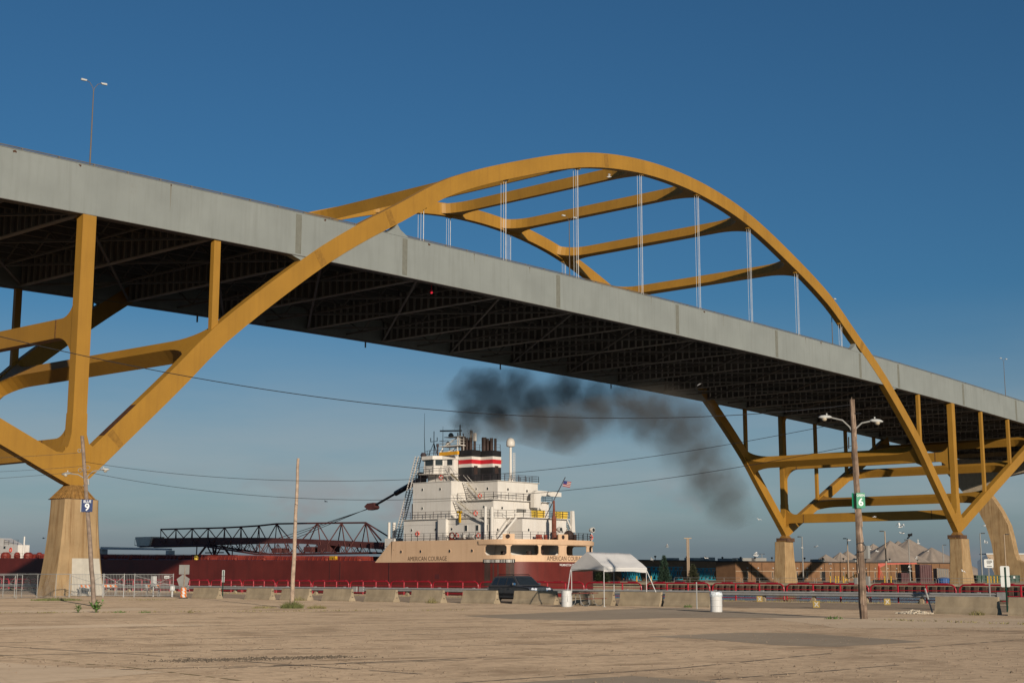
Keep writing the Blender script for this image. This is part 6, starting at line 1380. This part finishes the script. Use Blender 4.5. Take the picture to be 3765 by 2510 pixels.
# bollards and yard clutter
BOL = [(195.2,33.0),(195.9,32.2),(196.3,31.8),(196.9,31.0),(202.4,24.6),(203.2,23.6),(216.1,8.7),(216.5,8.2),(216.9,7.7),(217.4,7.2),(179.3,76.0) if False else (180.1,70.5),(180.3,66.9)]
BL = ['yellow bollard left of the splintered pole, first of four','yellow bollard left of the splintered pole, second of four','yellow bollard left of the splintered pole, third of four','yellow bollard left of the splintered pole, fourth of four','yellow bollard left of the tall pale yard pole','yellow bollard right of the tall pale yard pole','yellow bollard by the green dumpster, first of four','yellow bollard by the green dumpster, second of four','yellow bollard by the green dumpster, third of four','yellow bollard by the green dumpster, fourth of four','yellow bollard seen under the canopy, left of two','yellow bollard seen under the canopy, right of two']
for (u, v), l in zip(BOL, BL):
    b = MB(); b.lathe([(.14,0),(.14,1.2),(.12,1.3),(.05,1.35)], (u,v,0), 10); tag(b.build('yellow_bollard', YBOL, at=(u,v,0)), l, 'bollard', 'yellow bollards on the far quay')
t = thing('steel_trestle', 'leaning yellow steel trestle among the bollards left of the splintered pole', 'trestle', (197.8,30,0)); b = MB()
for p, q in (((197.1,30.8,0),(197.4,30.5,1.8)),((197.6,30.3,0),(197.4,30.5,1.8)),((197.2,30.7,.5),(198.6,29.2,1.5)),((198.3,29.4,0),(198.5,29.2,1.75)),((198.9,28.8,0),(198.6,29.0,1.8)),((198.5,29.2,.9),(198.9,28.8,.9))): b.beam(p, q, .13)
b.build('frame_bar', YBOL, t)
# turquoise lattice sections
def lattice(p, q, z0, z1, n_, label, m_=TURQ):
    t = thing('lattice_section', label, 'steel frame', (((p[0]+q[0])/2), (p[1]+q[1])/2, 0), None, 'turquoise lattice sections'); p = Vector((*p,0)); q = Vector((*q,0)); w = Vector((q.y-p.y, -(q.x-p.x), 0)).normalized()*.8; b = MB(); c = MB()
    for o in (w, -w):
        for z in (z0, z1): b.beam(p+o+Vector((0,0,z)), q+o+Vector((0,0,z)), .16)
        for i in range(n_): 
            A = p+(q-p)*i/n_+o; C_ = p+(q-p)*(i+1)/n_+o; c.beam(A+Vector((0,0,z0)), C_+Vector((0,0,z1)), .11); c.beam(A+Vector((0,0,z1)), C_+Vector((0,0,z0)), .09); c.beam(A+Vector((0,0,z0)), A+Vector((0,0,z1)), .12)
    for i in range(n_+1):
        A = p+(q-p)*i/n_; c.beam(A+w+Vector((0,0,z1)), A-w+Vector((0,0,z1)), .1); c.beam(A+w+Vector((0,0,z0)), A-w+Vector((0,0,z0)), .1)
    for o in (p, q): c.beam(o, o+Vector((0,0,z0)), .3)
    b.build('chord', m_, t); c.build('lattice_bar', m_, t)
lattice((222.5,104.6),(228.5,104.6),.2,3.0,4,'turquoise lattice section seen under the canopy'); lattice((233,104.4),(247,104.4),.3,3.5,7,'long turquoise lattice section behind the tall spruce'); lattice((255,104.2),(262.5,104.2),.2,3.2,4,'turquoise lattice section right of the twin pole')
t = thing('loader_crane', 'orange-red loading arm before the brick building right of the splintered pole', 'crane', (211,30,0)); b = MB()
for p, q, w in (((210.9,30.1,0),(211.0,29.95,3.4),.35),((211.0,30,3.2),(212.0,28.8,3.9),.35),((211.2,29.8,3.85),(216.2,23.9,3.95),.28),((211.4,29.5,.2),(211.1,29.9,2.6),.12),((211.8,29.1,.2),(211.2,29.8,2.8),.12),((210.6,30.5,0),(212.2,28.6,0.3),.4)): b.beam(p, q, w)
b.hexa([(210.9,30.05,3.1),(212,28.8,3.7),(212.1,28.9,3.7),(211,30.15,3.1)], [(210.9,30.05,3.95),(212,28.8,3.95),(212.1,28.9,3.95),(211,30.15,3.95)]); b.build('arm', ORR, t)
b = MB(); b.box(210,214,26.6,31,0,.55); b.build('base', TRIM, t)
for (u0, v0), w, d, h_, m_, lab in (((214.2,26.0),1.8,2.6,2.0,MARN,'dark maroon steel bin left of the big maroon container'),((216.6,22.6),2.6,3.4,3.75,MARN,'big dark maroon container before the brick building'),((219.2,19.9),2.6,2.6,2.9,BRK,'grey-brown steel rack left of the far right pier')):
    t = thing('yard_container', lab, 'container', (u0,v0,0)); b = MB(); a = RIGHT*w/2; e = AWAY*d/2; c = Vector((u0,v0,0)); up = Vector((0,0,h_)); b.hexa([c-a-e,c+a-e,c+a+e,c-a+e],[c-a*.97-e+up,c+a-e+up*.95,c+a+e+up,c-a+e+up]); bd = b.build('body', m_ if m_ is not BRK else GRYD, t)
    b = MB()
    for k in range(6): q = c-e*1.01+a*(-.9+k*.36); b.beam(q, q+up*.93, .10, .06)
    b.build('rib', m_ if m_ is not BRK else STON, bd)
t = thing('blue_tank', 'low blue plastic tank before the far right pier', 'tank', (203.6,12.6,0)); b = MB(); c = (203.6,12.6,0); b.lathe([(1.25,0),(1.25,.75),(1.05,1.0),(.4,1.1)], c, 18); b.build('shell', BLUP, t); b = MB()
for k in range(18): a = 2*math.pi*k/18; b.beam((c[0]+1.26*math.cos(a),c[1]+1.26*math.sin(a),0),(c[0]+1.26*math.cos(a),c[1]+1.26*math.sin(a),.74),.07)
b.build('rib', BLUP, t)
t = thing('dumpster', 'long dark green dumpster right of the far right pier', 'dumpster', (226.5,11.0,0)); c = Vector((226.5,11.0,0)); a = RIGHT*4.6; e = AWAY*1.1; b = MB(); up = Vector((0,0,1.5)); b.hexa([c-a*.97-e,c+a*.97-e,c+a*.97+e,c-a*.97+e],[c-a-e+up,c+a-e+up,c+a+e+up,c-a+e+up]); bd = b.build('body', DGRN, t); b = MB()
for k in range(11): q = c-e*1.02+a*(-.95+k*.19); b.beam(q+Vector((0,0,.05)), q+up*.95, .14, .08)
b.build('rib', DGRN, bd); b = MB(); q = c-e*1.1+a*.72; b.beam(q+Vector((0,0,.8)), q+Vector((0,0,1.3)), .4, .03, AWAY); b.build('label_plate', SWHT, bd)
t = thing('traffic_drum', 'small orange drum on the far quay left of the smaller far pier', 'drum', (187.6,45.5,0)); b = MB(); b.lathe([(.36,0),(.30,.1),(.27,1.1),(.2,1.15)], (187.6,45.5,0), 12); b.build('shell', ORG, t); b = MB(); b.lathe([(.295,.35),(.29,.5)], (187.6,45.5,0), 12, False); b.lathe([(.288,.72),(.283,.86)], (187.6,45.5,0), 12, False); b.build('stripe', SWHT, t)
# shed with blue gable and a ship mast far behind
t = thing('shed', 'blue-gabled shed with pale roof behind the curved approach bent', 'shed', (352,55,0)); a = RIGHT; c = Vector((344,61,0)); b = MB(); e = AWAY*18
b.add([c-a*2.6, c+a*2.9, c+a*2.9+Vector((0,0,5.2)), c+a*.1+Vector((0,0,7.3)), c-a*2.6+Vector((0,0,5.4))], [(0,1,2,3,4)]); b.build('gable', BROOF, t)
b = MB(); L_ = a*16; top_ = c+a*.1+Vector((0,0,7.42)); b.hexa([top_-AWAY*.3, top_+L_-AWAY*.3, top_+L_+AWAY*6, top_+AWAY*6], [top_-AWAY*.3+Vector((0,0,.3)), top_+L_-AWAY*.3+Vector((0,0,.3)), top_+L_+AWAY*6+Vector((0,0,.3)), top_+AWAY*6+Vector((0,0,.3))]); b.build('roof_ridge', SWHT, t)
b = MB(); b.hexa([c+a*2.9+Vector((0,0,0)), c+a*16, c+a*16+AWAY*.5, c+a*2.9+AWAY*.5], [c+a*.2+Vector((0,0,7.4)), c+a*16+Vector((0,0,7.4)), c+a*16+AWAY*.5+Vector((0,0,7.4)), c+a*.2+AWAY*.5+Vector((0,0,7.4))]); b.build('roof_slope', STON, t)
t = thing('distant_vessel', 'white vessel mast and bridge showing above the gravel piles', 'ship', (867.1,321.8,-1.9)); c = Vector((867.1,321.8,0)); V_ = lambda r, z, a=0: c+RIGHT*r+AWAY*a+Vector((0,0,z))
b = MB(); b.hexa([V_(-7,-2), V_(9,-2), V_(9,-2,8), V_(-7,-2,8)], [V_(-8,17.5), V_(11,18.5), V_(11,18.5,8), V_(-8,17.5,8)]); b.build('hull', GRYD, t)
b = MB(); b.hexa([V_(-1.6,18), V_(4.6,18), V_(4.6,18,5), V_(-1.6,18,5)], [V_(-1.2,20.6), V_(3.0,19.6), V_(3.0,19.6,5), V_(-1.2,20.6,5)]); b.build('house', WHT, t)
b = MB(); b.beam(V_(-.4,20.3), V_(-.4,25.2), .55); b.beam(V_(-2.2,22.4), V_(.9,22.4), .3); b.beam(V_(-4,18), V_(-4,23.2), .25); b.build('mast', WHT, t)
# ---------------------------------------------------------------- gulls
def gull_mesh(flap, sweep, bank):
    body = MB(); body.tube([(0,.30,.02),(0,.24,.03),(0,.14,.02),(0,0,0),(0,-.14,.01),(0,-.26,.03),(0,-.36,.04)], [.012,.04,.05,.075,.065,.035,.05], 8)
    wing = MB(); tip = MB()
    for s in (-1, 1):
        r = Vector((s*.04,.06,.03)); e = Vector((s*.30,.10+sweep*.1,.05+.22*flap)); w_ = Vector((s*.52,.02-sweep*.08,.06+.12*flap+(.1*bank*s))); t = Vector((s*.68,-.10-sweep*.1,.04-.02*flap+.16*bank*s))
        wing.add([r, e, e+Vector((0,-.17,0)), r+Vector((0,-.20,0))], [(0,1,2,3)]); wing.add([e, w_, w_+Vector((0,-.12,0)), e+Vector((0,-.17,0))], [(0,1,2,3)])
        tip.add([w_, t, w_+Vector((0,-.12,0))], [(0,1,2)])
    return body, wing, tip
GULLS = [((159.8,28.2,11.6),0,'dark tiny gull in the sky just below the left end of the lower strut'),((70.7,-24.2,3.8),1,'gull with raised wing left of the smaller far pier'),((163.9,21.8,6.5),2,'white gull with drooping wings beside the first yard light pole'),((103.5,-13.9,5.4),3,'gliding gull right of the first yard light pole'),((149.8,5.1,7.3),3,'gull gliding past the head of the tan yard light pole'),((167.1,18.0,3.6),2,'white gull low in front of the brick wall left of the splintered pole'),((152.7,1.7,11.2),3,'gull gliding in front of the lowest yellow beam'),((73.5,-40.3,6.7),1,'large gull with spread wings above the big gravel cone, upper of two'),((81.4,-36.7,6.3),3,'large gull above the big gravel cone, lower of two'),((172.9,12.9,6.2),1,'small gull just right of the splintered pole'),((152.8,1.6,5.5),3,'gull gliding before the left flank of the big gravel cone'),((178.4,6.5,4.5),1,'gull with dark raised wing before the tallest gravel pile'),((179.9,4.8,5.9),3,'gull gliding before the rightmost gravel pile'),((177.6,7.5,3.0),0,'gull flapping low by the dark yard pole, upper of two'),((177.7,7.4,2.35),2,'gull flapping low by the dark yard pole, lower of two'),((164.6,-8.1,2.2),0,'small gull in front of the far right pier'),((186.8,-3.3,10.5),0,'gull beside the top of the curved approach bent'),((186.7,-3.2,7.4),1,'white gull with upright wings right of the far right pier'),((146.9,43.3,4.3),1,'gull with raised wing above the roof right of the canopy'),((123.7,23.9,6.1),1,'gull with V wings in the open sky right of the canopy'),((112.8,9.5,4.1),3,'gull gliding over the roof right of the twin pole'),((104.5,-4.1,4.3),1,'gull over the roof left of the smaller far pier, near the dark pipe'),((97.9,.5,27.9),2,'white gull under the dark deck left of the splintered pole'),((74.7,-1.6,52.5),1,'gull beside the uppermost yellow strut under the arch'),((107.8,88.7,14.9),3,'distant gull above the ship boom'),((74.2,127.9,8.2),3,'dark distant gull left of the near pier')]
GPR = {}
for k, (fl, sw, bk) in enumerate(((.6,.3,.5),(1.6,.2,.8),(-.7,.6,.1),(.15,.4,.35))):
    GPR[k] = gull_mesh(fl, sw, bk)
rr = random.Random(77); first = {}
for (p, k, lab) in GULLS:
    t = thing('gull', lab, 'bird', p, rr.uniform(-.6, .6)+R_(-49+90*rr.choice((-1,1))), 'gulls over the quay'); t.rotation_euler = (R_(rr.uniform(-18,12)), R_(rr.uniform(-25,25)), t.rotation_euler.z+R_(rr.uniform(-35,35))); 
    if k not in first:
        bo_, wi_, ti_ = GPR[k]; first[k] = (bo_.build('body', GULLW, t, True), wi_.build('wings', GULLW if k != 3 else GULLW, t), ti_.build('wing_tips', GULLG, t))
    else:
        for o in first[k]: c = o.copy(); COL.objects.link(c); c.parent = t
